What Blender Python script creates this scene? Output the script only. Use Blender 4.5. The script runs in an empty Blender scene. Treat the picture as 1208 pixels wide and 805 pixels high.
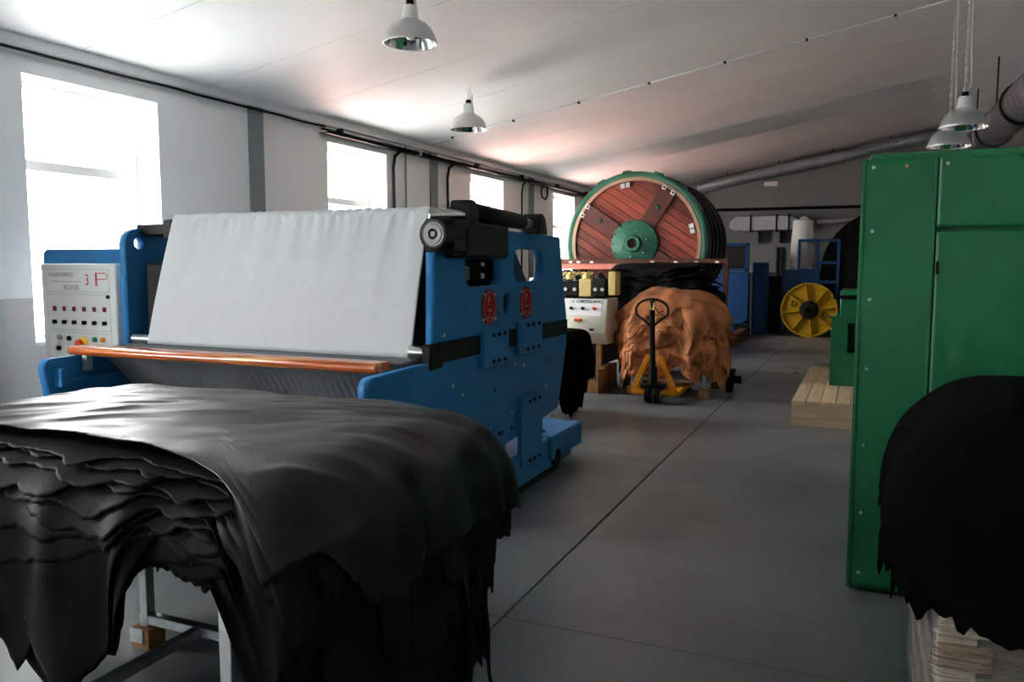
import bpy, bmesh, math, random
from mathutils import Vector, Matrix, noise
PI = math.pi
SC = bpy.context.scene
C = SC.collection
random.seed(7)

# ------------------------------------------------------------------ camera
FPX = 960.0
cam_d = bpy.data.cameras.new('camera'); cam = bpy.data.objects.new('camera', cam_d); C.objects.link(cam)
cam_d.sensor_fit = 'HORIZONTAL'; cam_d.sensor_width = 36.0; cam_d.lens = FPX / 1208 * 36.0
PITCH = math.atan(91.5 / FPX); YAW = math.atan(418 * math.cos(PITCH) / FPX)
cam.location = (0, 0, 1.6); cam.rotation_euler = (PI / 2 - PITCH, 0, YAW)
cam_d.clip_start = 0.05; cam_d.clip_end = 300
SC.camera = cam

# ------------------------------------------------------------------ world, daylight, exposure
SC.view_settings.view_transform = 'Standard'; SC.view_settings.look = 'None'
SC.view_settings.gamma = 1.0; SC.view_settings.use_curve_mapping = False
SC.view_settings.exposure = 0.8
world = bpy.data.worlds.new('world'); SC.world = world; world.use_nodes = True
bg = world.node_tree.nodes['Background']
bg.inputs['Color'].default_value = (1.0, 0.99, 0.97, 1); bg.inputs['Strength'].default_value = 20.0   # even overcast sky
SC.cycles.max_bounces = 12; SC.cycles.diffuse_bounces = 8; SC.cycles.glossy_bounces = 4
SC.cycles.transparent_max_bounces = 12; SC.cycles.sample_clamp_indirect = 6.0
SC.cycles.caustics_reflective = False; SC.cycles.caustics_refractive = False

sun_d = bpy.data.lights.new('sun_offscreen', 'SUN'); sun_d.energy = 80.0; sun_d.angle = 0.01; sun_d.color = (1, .96, .9)
sun = bpy.data.objects.new('sun_offscreen', sun_d); C.objects.link(sun); sun.rotation_euler = Vector((.13, .66, .74)).to_track_quat('Z', 'Y').to_euler()   # added sun along the window wall, only to light the yard for bounce
WX = -6.0                      # inner face of the window wall
WIN_W, WIN_Z0, WIN_Z1, WIN_P = 1.31, 0.95, 3.06, 3.88
WINS = [4.38 + WIN_P * k for k in range(-3, 4)]     # near edge of each window, in metres along the hall
Y0, Y1, XR = -8.6, 21.2, 5.2
CZ0, CSL = 3.32, 0.18
def ceil_z(x): return CZ0 + CSL * (x - WX)
for n, wy in enumerate(WINS):  # sampling portals for the sky in the window openings; the first three are behind the camera
    nm = 'window_left' + ('_offscreen' if n < 3 else '')
    ld = bpy.data.lights.new(nm, 'AREA'); ld.shape = 'RECTANGLE'
    ld.size = WIN_Z1 - WIN_Z0; ld.size_y = WIN_W; ld.cycles.is_portal = True
    lo = bpy.data.objects.new(nm, ld); C.objects.link(lo)
    lo.location = (WX - 0.36, wy + WIN_W / 2, (WIN_Z0 + WIN_Z1) / 2); lo.rotation_euler = (0, -PI / 2, 0)

# ------------------------------------------------------------------ materials
MATS = {}
def rgb(r, g, b): # sRGB 0-255 to linear
    return tuple(((c / 255) / 12.92 if c / 255 <= 0.04045 else ((c / 255 + 0.055) / 1.055) ** 2.4) for c in (r, g, b)) + (1,)
def mat(name, col, rough=0.5, metal=0.0, var=0.0, vscale=6.0, bump=0.0, bscale=40.0, stretch=(1, 1, 1), rnd=0.0,
        spots=None, spot_scale=8.0, spot_t=0.62, spot_w=0.06, spec=0.5, rvar=0.0, coat=0.0, obj=True):
    if name in MATS: return MATS[name]
    m = bpy.data.materials.new(name); m.use_nodes = True; nt = m.node_tree; N = nt.nodes; L = nt.links
    b = N['Principled BSDF']
    b.inputs['Base Color'].default_value = col; b.inputs['Roughness'].default_value = rough
    b.inputs['Metallic'].default_value = metal; b.inputs['Specular IOR Level'].default_value = spec
    b.inputs['Coat Weight'].default_value = coat
    tc = N.new('ShaderNodeTexCoord'); mp = N.new('ShaderNodeMapping'); mp.inputs['Scale'].default_value = stretch
    L.new(tc.outputs['Object'], mp.inputs['Vector'])
    cur = None
    if var or rnd:
        nz = N.new('ShaderNodeTexNoise'); nz.inputs['Scale'].default_value = vscale; nz.inputs['Detail'].default_value = 6
        L.new(mp.outputs[0], nz.inputs['Vector'])
        hs = N.new('ShaderNodeHueSaturation'); hs.inputs['Color'].default_value = col
        mr = N.new('ShaderNodeMapRange'); mr.inputs['From Min'].default_value = 0.3; mr.inputs['From Max'].default_value = 0.7
        mr.inputs['To Min'].default_value = 1 - var; mr.inputs['To Max'].default_value = 1 + var
        L.new(nz.outputs['Fac'], mr.inputs['Value'])
        val = mr.outputs[0]
        if rnd:
            oi = N.new('ShaderNodeObjectInfo'); m2 = N.new('ShaderNodeMapRange')
            m2.inputs['To Min'].default_value = 1 - rnd; m2.inputs['To Max'].default_value = 1 + rnd
            L.new(oi.outputs['Random'], m2.inputs['Value'])
            mu = N.new('ShaderNodeMath'); mu.operation = 'MULTIPLY'; L.new(val, mu.inputs[0]); L.new(m2.outputs[0], mu.inputs[1]); val = mu.outputs[0]
        L.new(val, hs.inputs['Value']); cur = hs.outputs[0]
    if spots:
        n2 = N.new('ShaderNodeTexNoise'); n2.inputs['Scale'].default_value = spot_scale; n2.inputs['Detail'].default_value = 8
        n2.inputs['Roughness'].default_value = 0.7
        L.new(mp.outputs[0], n2.inputs['Vector'])
        r2 = N.new('ShaderNodeMapRange'); r2.inputs['From Min'].default_value = spot_t; r2.inputs['From Max'].default_value = spot_t + spot_w
        L.new(n2.outputs['Fac'], r2.inputs['Value'])
        mx = N.new('ShaderNodeMix'); mx.data_type = 'RGBA'
        mx.inputs[7].default_value = spots; mx.inputs[6].default_value = col
        if cur: L.new(cur, mx.inputs[6])
        L.new(r2.outputs[0], mx.inputs[0]); cur = mx.outputs[2]
    if cur: L.new(cur, b.inputs['Base Color'])
    if rvar:
        n3 = N.new('ShaderNodeTexNoise'); n3.inputs['Scale'].default_value = vscale * 0.7; n3.inputs['Detail'].default_value = 4
        L.new(mp.outputs[0], n3.inputs['Vector'])
        r3 = N.new('ShaderNodeMapRange'); r3.inputs['From Min'].default_value = 0.3; r3.inputs['From Max'].default_value = 0.7
        r3.inputs['To Min'].default_value = max(0.02, rough - rvar); r3.inputs['To Max'].default_value = min(1, rough + rvar)
        L.new(n3.outputs['Fac'], r3.inputs['Value']); L.new(r3.outputs[0], b.inputs['Roughness'])
    if bump:
        n4 = N.new('ShaderNodeTexNoise'); n4.inputs['Scale'].default_value = bscale; n4.inputs['Detail'].default_value = 4
        L.new(mp.outputs[0], n4.inputs['Vector'])
        bp = N.new('ShaderNodeBump'); bp.inputs['Strength'].default_value = bump; bp.inputs['Distance'].default_value = 0.01
        L.new(n4.outputs['Fac'], bp.inputs['Height']); L.new(bp.outputs[0], b.inputs['Normal'])
    MATS[name] = m; return m

def wall_mat(name, top, low, z_split, rough=0.7):
    m = mat(name, top, rough, bump=0.05, bscale=60)
    nt = m.node_tree; N = nt.nodes; L = nt.links
    tc = N.new('ShaderNodeTexCoord'); sp = N.new('ShaderNodeSeparateXYZ'); L.new(tc.outputs['Object'], sp.inputs[0])
    gt = N.new('ShaderNodeMath'); gt.operation = 'GREATER_THAN'; gt.inputs[1].default_value = z_split; L.new(sp.outputs['Z'], gt.inputs[0])
    mx = N.new('ShaderNodeMix'); mx.data_type = 'RGBA'; mx.inputs[6].default_value = low; mx.inputs[7].default_value = top
    L.new(gt.outputs[0], mx.inputs[0]); L.new(mx.outputs[2], N['Principled BSDF'].inputs['Base Color'])
    return m
def glass_mat():
    m = bpy.data.materials.new('window_glass'); m.use_nodes = True; nt = m.node_tree; nt.nodes.clear()
    o = nt.nodes.new('ShaderNodeOutputMaterial'); t = nt.nodes.new('ShaderNodeBsdfTransparent'); g = nt.nodes.new('ShaderNodeBsdfGlossy')
    t.inputs['Color'].default_value = (0.95, 0.97, 0.97, 1); g.inputs['Roughness'].default_value = 0.02
    x = nt.nodes.new('ShaderNodeMixShader'); x.inputs[0].default_value = 0.05; nt.links.new(t.outputs[0], x.inputs[1]); nt.links.new(g.outputs[0], x.inputs[2])
    nt.links.new(x.outputs[0], o.inputs[0]); return m
def wrap_mat():
    m = bpy.data.materials.new('stretch_film'); m.use_nodes = True; nt = m.node_tree; nt.nodes.clear()
    o = nt.nodes.new('ShaderNodeOutputMaterial'); t = nt.nodes.new('ShaderNodeBsdfTransparent'); g = nt.nodes.new('ShaderNodeBsdfGlossy')
    g.inputs['Roughness'].default_value = 0.22
    f = nt.nodes.new('ShaderNodeLayerWeight'); f.inputs['Blend'].default_value = 0.25
    x = nt.nodes.new('ShaderNodeMixShader'); nt.links.new(t.outputs[0], x.inputs[1]); nt.links.new(g.outputs[0], x.inputs[2])
    nz = nt.nodes.new('ShaderNodeTexNoise'); nz.inputs['Scale'].default_value = 9; nz.inputs['Detail'].default_value = 5
    tc = nt.nodes.new('ShaderNodeTexCoord'); mp = nt.nodes.new('ShaderNodeMapping'); mp.inputs['Scale'].default_value = (1, 1, 7)
    nt.links.new(tc.outputs['Object'], mp.inputs[0]); nt.links.new(mp.outputs[0], nz.inputs['Vector'])
    bp = nt.nodes.new('ShaderNodeBump'); bp.inputs['Strength'].default_value = 0.9; bp.inputs['Distance'].default_value = 0.03
    nt.links.new(nz.outputs['Fac'], bp.inputs['Height']); nt.links.new(bp.outputs[0], g.inputs['Normal'])
    a = nt.nodes.new('ShaderNodeMath'); a.operation = 'MULTIPLY_ADD'; a.inputs[1].default_value = 0.5; a.inputs[2].default_value = 0.3; nt.links.new(f.outputs['Facing'], a.inputs[0]); nt.links.new(bp.outputs[0], f.inputs['Normal'])
    nt.links.new(a.outputs[0], x.inputs[0]); nt.links.new(x.outputs[0], o.inputs[0]); return m
def floor_mat():
    m = mat('polished_concrete', (0.130, 0.141, 0.146, 1), 0.38, var=0.28, vscale=0.9, spots=(0.168, 0.178, 0.182, 1), spot_scale=1.7, spot_t=0.50, spot_w=.25,
            bump=0.04, bscale=30, rvar=0.12)
    return m

GLASS = glass_mat(); FILM = wrap_mat(); FLOOR = floor_mat()
M_wall = wall_mat('wall_paint', (0.88, 0.88, 0.87, 1), (0.50, 0.48, 0.47, 1), 1.33)
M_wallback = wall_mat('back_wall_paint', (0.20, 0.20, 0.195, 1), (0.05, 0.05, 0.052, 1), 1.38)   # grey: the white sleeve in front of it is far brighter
M_ceil = mat('ceiling_panel', (0.88, 0.88, 0.87, 1), 0.55, var=0.05, vscale=0.8)
M_trim = mat('grey_pillar_paint', rgb(120, 128, 132), 0.6)
M_white = mat('white_paint', (0.82, 0.82, 0.82, 1), 0.45)
M_frame = mat('window_frame_paint', (0.58, 0.58, 0.58, 1), 0.5)
M_blue = mat('blue_machine_paint', rgb(32, 104, 158), 0.5, spec=.25, var=0.10, vscale=5, spots=rgb(28, 86, 130), spot_scale=5, spot_t=0.63, bump=0.04, bscale=80)
M_blk = mat('black_steel', (0.005, 0.005, 0.0055, 1), 0.45, spec=.16, var=0.3, vscale=8)
M_rub = mat('black_rubber', (0.005, 0.005, 0.0052, 1), 0.6, spec=.14)
M_grime = mat('grimy_steel', (0.012, 0.011, 0.0105, 1), 0.55, spec=.16, var=0.5, vscale=7)
M_steel = mat('bright_steel', (0.62, 0.62, 0.63, 1), 0.28, 1.0, var=0.1)
M_alu = mat('spun_aluminium', (0.55, 0.56, 0.56, 1), 0.42, 0.85, var=0.05)
M_mirror = mat('reflector_mirror', (0.85, 0.85, 0.86, 1), 0.09, 1.0)
M_galv = mat('galvanised_steel', (0.50, 0.53, 0.56, 1), 0.38, 0.9, var=0.12, vscale=25, rvar=0.08)
M_panel = mat('panel_white', (0.84, 0.86, 0.84, 1), 0.45)
M_red = mat('dark_red_lamp', rgb(120, 8, 40), 0.35)
M_redp = mat('red_plate', rgb(150, 22, 18), 0.5, spec=.15, var=0.15)
M_print = mat('crimson_print', rgb(196, 40, 80), 0.6)
M_greyprint = mat('pale_print', rgb(170, 160, 165), 0.6)
M_blkprint = mat('black_print', (0.012, 0.012, 0.014, 1), 0.5)
M_cream = mat('cream_print', rgb(190, 150, 120), 0.6)
M_yel = mat('yellow_plastic', rgb(238, 196, 20), 0.4)
M_estop = mat('red_button', rgb(214, 50, 30), 0.35)
M_grn = mat('green_button', rgb(20, 140, 90), 0.35)
M_amb = mat('amber_button', rgb(240, 150, 30), 0.35)
M_felt = mat('grey_felt', rgb(92, 96, 100), 0.9, var=0.06, vscale=50, bump=0.15, bscale=300)
M_curt = mat('pale_grey_felt', rgb(204, 208, 212), 0.85, var=0.03, vscale=14, bump=0.12, bscale=260)
M_pine = mat('varnished_pine', rgb(176, 84, 32), 0.24, var=0.35, vscale=7, stretch=(0.35, 6, 9), spots=rgb(214, 160, 96), spot_scale=2.2, spot_t=0.54, coat=0.3)
M_wood = mat('raw_pine', rgb(190, 164, 134), 0.65, var=0.16, vscale=5, stretch=(6, 0.5, 6), rnd=0.1, spots=rgb(150, 104, 66), spot_scale=4, spot_t=0.68)
M_woodX = mat('raw_pine_cross', rgb(190, 164, 134), 0.65, var=0.16, vscale=5, stretch=(0.5, 6, 6), rnd=0.1, spots=rgb(150, 104, 66), spot_scale=4, spot_t=0.68)
M_wblk = mat('worn_wood_block', rgb(150, 112, 76), 0.7, spec=.2, var=0.25, vscale=9)
M_drumw = mat('red_drum_timber', rgb(104, 42, 27), 0.45, spec=.25, var=0.4, vscale=3.2, stretch=(0.7, 5, 9), rnd=0.5)
M_drumb = mat('dark_drum_timber', rgb(76, 38, 31), 0.5, spec=.25, var=0.25, vscale=4, stretch=(1, 4, 6), rnd=0.12)
M_grnp = mat('green_enamel', rgb(6, 80, 58), 0.36, spec=.4, var=0.1)
M_tanring = mat('tan_timber_ring', rgb(152, 122, 100), 0.6, var=0.15, vscale=8)
M_rust = mat('rusty_steel', rgb(74, 43, 30), 0.7, spec=.2, var=0.35, vscale=9, spots=rgb(60, 34, 24), spot_scale=10, spot_t=0.58)
M_rustp = mat('pinkish_primer', rgb(176, 98, 82), 0.6, var=0.15)
M_cab = mat('green_cabinet_paint', rgb(18, 92, 56), 0.36, spec=.38, var=0.16, vscale=2.2, spots=rgb(70, 120, 84), spot_scale=9, spot_t=0.66, bump=0.12, bscale=3.0, rvar=0.1)
M_hide = mat('black_leather', (0.0035, 0.0035, 0.0036, 1), 0.40, var=0.25, vscale=5, bump=0.10, bscale=120, rvar=0.07, rnd=0.0, spec=0.24)
M_hidem = mat('matt_black_leather', (0.0034, 0.0034, 0.0035, 1), 0.6, var=0.3, vscale=5, bump=0.10, bscale=120, rnd=0.6, spec=0.08)
M_suede = mat('black_suede', (0.0016, 0.0016, 0.0017, 1), 0.9, var=0.2, vscale=8, spec=0.015)
M_tan = mat('tan_leather', rgb(164, 102, 64), 0.65, spec=.2, var=0.22, vscale=5, rnd=0.32, bump=0.15, bscale=40)
M_jack = mat('yellow_jack_paint', rgb(220, 142, 10), 0.45, spec=.3, var=0.15, spots=rgb(90, 60, 20), spot_scale=9, spot_t=0.66)
M_wheel = mat('yellow_wheel_paint', rgb(182, 142, 14), 0.5, spec=.25, var=0.15, spots=rgb(120, 96, 24), spot_scale=6, spot_t=0.6)
M_brass = mat('brass_yellow_block', rgb(214, 186, 120), 0.45, 0.2, var=0.1)
M_beige = mat('beige_cabinet', rgb(214, 212, 196), 0.45, var=0.03)
M_bluef = mat('blue_frame_paint', rgb(24, 64, 108), 0.5, spec=.25, var=0.15)
M_sleeve = mat('white_filter_cloth', (0.78, 0.77, 0.74, 1), 0.85, var=0.05)
M_bag = mat('teal_bin_plastic', rgb(96, 138, 150), 0.4)
M_ground_w = mat('pale_yard_concrete', (0.56, 0.57, 0.58, 1), 0.9, var=0.1, vscale=0.5)
M_ground_r = mat('red_bounce_ground', (0.66, 0.38, 0.34, 1), 0.9, var=0.1, vscale=0.5)  # colour of the added ground that reddens the bounced light

# ------------------------------------------------------------------ mesh builder
class MB:
    def __init__(s): s.v = []; s.f = []
    def add(s, vs, fs):
        o = len(s.v); s.v += [Vector(p) for p in vs]; s.f += [[i + o for i in f] for f in fs]; return s
    def box(s, x0, x1, y0, y1, z0, z1, M=None):
        vs = [Vector((x, y, z)) for x in (x0, x1) for y in (y0, y1) for z in (z0, z1)]
        if M: vs = [M @ p for p in vs]
        return s.add(vs, [(0, 1, 3, 2), (4, 6, 7, 5), (0, 4, 5, 1), (2, 3, 7, 6), (0, 2, 6, 4), (1, 5, 7, 3)])
    def cyl(s, p0, p1, r0, r1=None, n=20, caps=True):
        r1 = r0 if r1 is None else r1
        p0, p1 = Vector(p0), Vector(p1); d = (p1 - p0).normalized()
        u = d.orthogonal().normalized(); w = d.cross(u)
        vs = []
        for p, r in ((p0, r0), (p1, r1)):
            vs += [p + r * (math.cos(2 * PI * i / n) * u + math.sin(2 * PI * i / n) * w) for i in range(n)]
        fs = [(i, (i + 1) % n, n + (i + 1) % n, n + i) for i in range(n)]
        if caps: fs += [tuple(range(n))[::-1], tuple(range(n, 2 * n))]
        return s.add(vs, fs)
    def tube(s, pts, r, n=10, closed=False):
        pts = [Vector(p) for p in pts]; m = len(pts); vs = []; prev = None
        for i, p in enumerate(pts):
            a = pts[(i - 1) % m] if (closed or i > 0) else p; b = pts[(i + 1) % m] if (closed or i < m - 1) else p
            d = (b - a).normalized()
            if prev is None: u = d.orthogonal().normalized()
            else: u = (prev - d * prev.dot(d)).normalized()
            prev = u; w = d.cross(u)
            vs += [p + r * (math.cos(2 * PI * k / n) * u + math.sin(2 * PI * k / n) * w) for k in range(n)]
        fs = []
        for i in range(m if closed else m - 1):
            j = (i + 1) % m
            fs += [(i * n + k, i * n + (k + 1) % n, j * n + (k + 1) % n, j * n + k) for k in range(n)]
        if not closed: fs += [tuple(range(n))[::-1], tuple(range((m - 1) * n, m * n))]
        return s.add(vs, fs)
    def lathe(s, prof, M=None, n=40, closed=False):    # profile (r, h) about local Z
        M = M or Matrix(); vs = []; m = len(prof)
        for r, h in prof:
            vs += [M @ Vector((r * math.cos(2 * PI * i / n), r * math.sin(2 * PI * i / n), h)) for i in range(n)]
        fs = []
        for k in range(m if closed else m - 1):
            q = (k + 1) % m
            fs += [(k * n + i, k * n + (i + 1) % n, q * n + (i + 1) % n, q * n + i) for i in range(n)]
        return s.add(vs, fs)
    def prism(s, poly, d0, d1, axis='Z', M=None):     # poly in the other two axes, in order
        def P(a, b, d): return {'Z': Vector((a, b, d)), 'Y': Vector((a, d, b)), 'X': Vector((d, a, b))}[axis]
        n = len(poly); vs = [P(a, b, d0) for a, b in poly] + [P(a, b, d1) for a, b in poly]
        if M: vs = [M @ p for p in vs]
        fs = [tuple(range(n))[::-1], tuple(range(n, 2 * n))] + [(i, (i + 1) % n, n + (i + 1) % n, n + i) for i in range(n)]
        return s.add(vs, fs)
    def build(s, name, m, parent=None, bevel=0.0, smooth=True, world=True, seg=1):
        me = bpy.data.meshes.new(name)
        off = wloc(parent) if world else Vector((0, 0, 0))
        me.from_pydata([tuple(p - off) for p in s.v], [], s.f); me.validate()
        bm = bmesh.new(); bm.from_mesh(me)
        bmesh.ops.recalc_face_normals(bm, faces=bm.faces)
        if bevel:
            ed = [e for e in bm.edges if len(e.link_faces) == 2 and e.calc_face_angle(0) > 0.6]
            bmesh.ops.bevel(bm, geom=ed, offset=bevel, segments=seg, affect='EDGES', profile=0.5, clamp_overlap=True)
        if smooth:
            for f in bm.faces: f.smooth = True
            for e in bm.edges:
                if len(e.link_faces) == 2 and e.calc_face_angle(0) > 0.62: e.smooth = False
        bm.to_mesh(me); bm.free()
        return link(name, me, m, parent)
def wloc(p):
    v = Vector((0, 0, 0))
    while p is not None: v += p.location; p = p.parent
    return v
def link(name, me, m, parent=None):
    o = bpy.data.objects.new(name, me); C.objects.link(o)
    if m is not None and not me.materials: me.materials.append(m)
    if parent is not None: o.parent = parent
    return o
def tag(o, label, cat, group=None, kind=None):
    if label: o['label'] = label
    if cat: o['category'] = cat
    if group: o['group'] = group
    if kind: o['kind'] = kind
    return o
def thing(name, label, cat, loc, group=None, rz=0):
    o = bpy.data.objects.new(name, None); C.objects.link(o); o.location = loc; o.rotation_euler = (0, 0, rz)
    o.empty_display_size = 0.2
    return tag(o, label, cat, group)
def struct(o, label=None): o['kind'] = 'structure'; 
def copy_tree(o, parent=None):
    c = o.copy(); C.objects.link(c); c.parent = parent
    for ch in [x for x in KIDS.get(o.name, [])] or list(o.children): copy_tree(ch, c)
    return c
KIDS = {}
def B(): return MB()
def plate(name, outer, holes, d0, d1, axis, m, parent, bevel=0.0):
    """flat plate with holes: polygons in two axes, thickness d0..d1 along the third"""
    cu = bpy.data.curves.new('tmp', 'CURVE'); cu.dimensions = '2D'; cu.fill_mode = 'BOTH'; cu.extrude = abs(d1 - d0) / 2; cu.bevel_depth = 0
    for poly in [outer] + holes:
        sp = cu.splines.new('POLY'); sp.points.add(len(poly) - 1); sp.use_cyclic_u = True
        for p, q in zip(sp.points, poly): p.co = (q[0], q[1], 0, 1)
    ob = bpy.data.objects.new('tmp', cu); C.objects.link(ob)
    me = bpy.data.meshes.new_from_object(ob.evaluated_get(bpy.context.evaluated_depsgraph_get()))
    bpy.data.objects.remove(ob); bpy.data.curves.remove(cu)
    off = wloc(parent); mid = (d0 + d1) / 2
    for v in me.vertices:
        a, b, c = v.co
        q = {'Z': Vector((a, b, c + mid)), 'Y': Vector((a, mid - c, b)), 'X': Vector((c + mid, a, b))}[axis]
        v.co = q - off
    me.materials.clear(); me.name = name
    bm = bmesh.new(); bm.from_mesh(me); bmesh.ops.remove_doubles(bm, verts=bm.verts, dist=1e-5); bmesh.ops.recalc_face_normals(bm, faces=bm.faces)
    bm.to_mesh(me); bm.free()
    return link(name, me, m, parent)
def text(name, body, size, M, m, parent, ext=0.0008, sx=1.0, align='LEFT', offset=0.0):
    cu = bpy.data.curves.new('tmp', 'FONT'); cu.body = body; cu.size = size; cu.extrude = ext; cu.align_x = align; cu.resolution_u = 3; cu.offset = offset
    ob = bpy.data.objects.new('tmp', cu); C.objects.link(ob)
    me = bpy.data.meshes.new_from_object(ob.evaluated_get(bpy.context.evaluated_depsgraph_get()))
    bpy.data.objects.remove(ob); bpy.data.curves.remove(cu)
    off = wloc(parent); S = Matrix.Diagonal((sx, 1, 1, 1))
    for v in me.vertices: v.co = (M @ S @ v.co) - off
    me.materials.clear(); me.name = name
    return link(name, me, m, parent)
def rrect(x0, x1, y0, y1, r, n=5):
    out = []
    for cx, cy, a0 in ((x1 - r, y1 - r, 0), (x0 + r, y1 - r, PI / 2), (x0 + r, y0 + r, PI), (x1 - r, y0 + r, 1.5 * PI)):
        out += [(cx + r * math.cos(a0 + PI / 2 * i / n), cy + r * math.sin(a0 + PI / 2 * i / n)) for i in range(n + 1)]
    return out
def ell(cx, cy, rx, ry, n=28): return [(cx + rx * math.cos(2 * PI * i / n), cy + ry * math.sin(2 * PI * i / n)) for i in range(n)]
MY = Matrix(((1, 0, 0, 0), (0, 0, -1, 0), (0, 1, 0, 0), (0, 0, 0, 1)))      # local XY plane -> world XZ, local z -> -Y
def at(x, y, z, R=MY): return Matrix.Translation((x, y, z)) @ R
MXP = Matrix(((0, 0, 1, 0), (1, 0, 0, 0), (0, 1, 0, 0), (0, 0, 0, 1)))      # local x -> Y, y -> Z, z -> +X

# ================================================================== THE SETTING
floor = B().box(WX - 0.3, XR, Y0, Y1, -0.2, -0.03).build('floor', mat('joint_filler', (0.07, 0.07, 0.07, 1), 0.9)); floor['kind'] = 'structure'
xs = [WX, -1.455, 3.1, XR]; ys = [Y0, -1.75, 3.25, 8.25, 13.25, 18.25, Y1]; g = 0.006
for i in range(3):
    for j in range(6):
        B().box(xs[i] + g, xs[i + 1] - g, ys[j] + (g * .5 if j else 0), ys[j + 1] - g * .5, -0.03, 0.0).build('slab', FLOOR, floor)
# window wall with openings
w = B(); T = 0.38
edges = [Y0 - 0.3] + [e for wy in WINS for e in (wy, wy + WIN_W)] + [Y1 + 0.3]
for i in range(0, len(edges), 2): w.box(WX - T, WX, edges[i], edges[i + 1], 0, 3.6)
for wy in WINS:
    w.box(WX - T, WX, wy, wy + WIN_W, 0, WIN_Z0); w.box(WX - T, WX, wy, wy + WIN_W, WIN_Z1, 3.6)
wl = w.build('wall_left', M_wall, smooth=False); wl['kind'] = 'structure'
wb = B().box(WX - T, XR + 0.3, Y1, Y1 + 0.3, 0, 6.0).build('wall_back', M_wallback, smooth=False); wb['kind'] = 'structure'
wf = B().box(WX - T, XR + .3, Y0 - T, Y0, 0, 6.0).build('wall_front', M_wall, smooth=False); wf['kind'] = 'structure'
wr = B().box(XR, XR + .3, Y0, Y1, 0, 6.0).build('wall_right', M_wall, smooth=False); wr['kind'] = 'structure'
# ceiling: sloping sandwich panels running across the hall
def slope_box(mb, y0, y1, zoff0, zoff1, x0=WX - 0.3, x1=XR + 0.3):
    mb.prism([(x0, ceil_z(x0) + zoff0), (x1, ceil_z(x1) + zoff0), (x1, ceil_z(x1) + zoff1), (x0, ceil_z(x0) + zoff1)], y0, y1, 'Y'); return mb
ceil = slope_box(B(), Y0 - .3, Y1 + .3, 0.03, 0.2).build('ceiling', mat('ceiling_back', (0.5, 0.5, 0.5, 1), 0.8), smooth=False); ceil['kind'] = 'structure'
PW = 1.42; y = 10.55 - PW * 14
while y < Y1:
    a, b = max(y, Y0 - .28), min(y + PW, Y1 + .28)
    if b > Y0: slope_box(B(), a + .004, b - .004, 0, 0.03).build('panel', M_ceil, ceil, smooth=False)
    y += PW
# wall-head moulding and pillars
tr = B().box(WX, WX + 0.05, Y0, Y1, 3.245, 3.36).build('trim_1', M_white, smooth=False); tr['kind'] = 'structure'
for k in range(-3, 4):
    yc = 6.985 + WIN_P * k
    t = B().box(WX, WX + 0.03, yc - .105, yc + .105, 0, 3.275).build('trim_%d' % (k + 5), M_trim, smooth=False); t['kind'] = 'structure'
# windows
for n, wy in enumerate(WINS):
    wn = thing('window_%d' % (n + 1), None, None, (WX - 0.3, wy + WIN_W / 2, WIN_Z0)); wn['kind'] = 'structure'
    x0, x1 = WX - 0.325, WX - 0.28; e = 0.06
    f = B()
    f.box(x0, x1, wy, wy + e, WIN_Z0, WIN_Z1); f.box(x0, x1, wy + WIN_W - e, wy + WIN_W, WIN_Z0, WIN_Z1)
    f.box(x0, x1, wy + e, wy + WIN_W - e, WIN_Z0, WIN_Z0 + e); f.box(x0, x1, wy + e, wy + WIN_W - e, WIN_Z1 - e, WIN_Z1)
    f.build('window_frame', M_frame, wn, smooth=False)
    B().box(x0, x1, wy + e, wy + WIN_W - e, 2.36, 2.44).build('transom', M_frame, wn, smooth=False)
    for z0, z1 in ((WIN_Z0 + e, 2.36), (2.44, WIN_Z1 - e)):
        B().box(WX - .304, WX - .298, wy + e, wy + WIN_W - e, z0, z1).build('pane', GLASS, wn, smooth=False)
    B().box(WX - .26, WX + .02, wy + .001, wy + WIN_W - .001, WIN_Z0, WIN_Z0 + .03).build('window_sill', M_white, wn, smooth=False)
# unseen ground outside; the window side is added to bounce daylight indoors
gw = B().box(-60, WX - T - .01, -60, 10.3, -0.3, -0.1).build('ground_yard', M_ground_w, smooth=False); gw['kind'] = 'structure'
gf = B().box(WX - T - .009, 40, -60, Y0 - T - .01, -.3, -.1).build('ground_front', M_ground_w, smooth=False); gf['kind'] = 'structure'
ga = B().box(XR + T + .01, 60, Y0 - T, 80, -.3, -.1).build('ground_asphalt', mat('asphalt', (.06, .06, .06, 1), .9, var=.2), smooth=False); ga['kind'] = 'structure'
gp = B().box(-60, WX - T - .01, 18.5, 80, -.3, -.1).build('ground_verge', M_ground_w, smooth=False); gp['kind'] = 'structure'
gr = B().box(-60, WX - T - .01, 10.3, 18.5, -0.3, -0.1).build('ground_red_bounce', M_ground_r, smooth=False); gr['kind'] = 'structure'  # unseen red strip added to throw a pink tint on the ceiling

# ================================================================== HYDRAULIC STAKING MACHINE (blue)
mach = thing('staking_machine', 'large blue hydraulic leather machine with grey felt curtain and two red oval plates', 'machine', (-3.4, 4.8, 0))
XO, XI = -2.15, -2.21          # outer, inner face of the near side plate
def side_outline():
    o = [(3.26, .84), (3.24, .98)] + [(3.30 - .06 * math.cos(a), .99 + .06 * math.sin(a)) for a in (0.3, .7, 1.1, 1.5)]
    o += [(3.9, 1.06), (3.915, 1.66), (3.95, 1.69), (4.62, 1.69), (4.62, 1.815), (5.87, 1.80), (5.93, 1.55), (6.03, 1.2), (6.04, .98),
          (5.95, .74), (5.88, .56), (5.84, .49), (5.05, .42), (4.75, .40), (4.55, .05), (4.3, .05), (3.9, .45)]
    return o
h1 = rrect(4.25, 4.77, 1.475, 1.695, .07); h1 = rrect(4.27, 4.79, 1.46, 1.675, .075)
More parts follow.
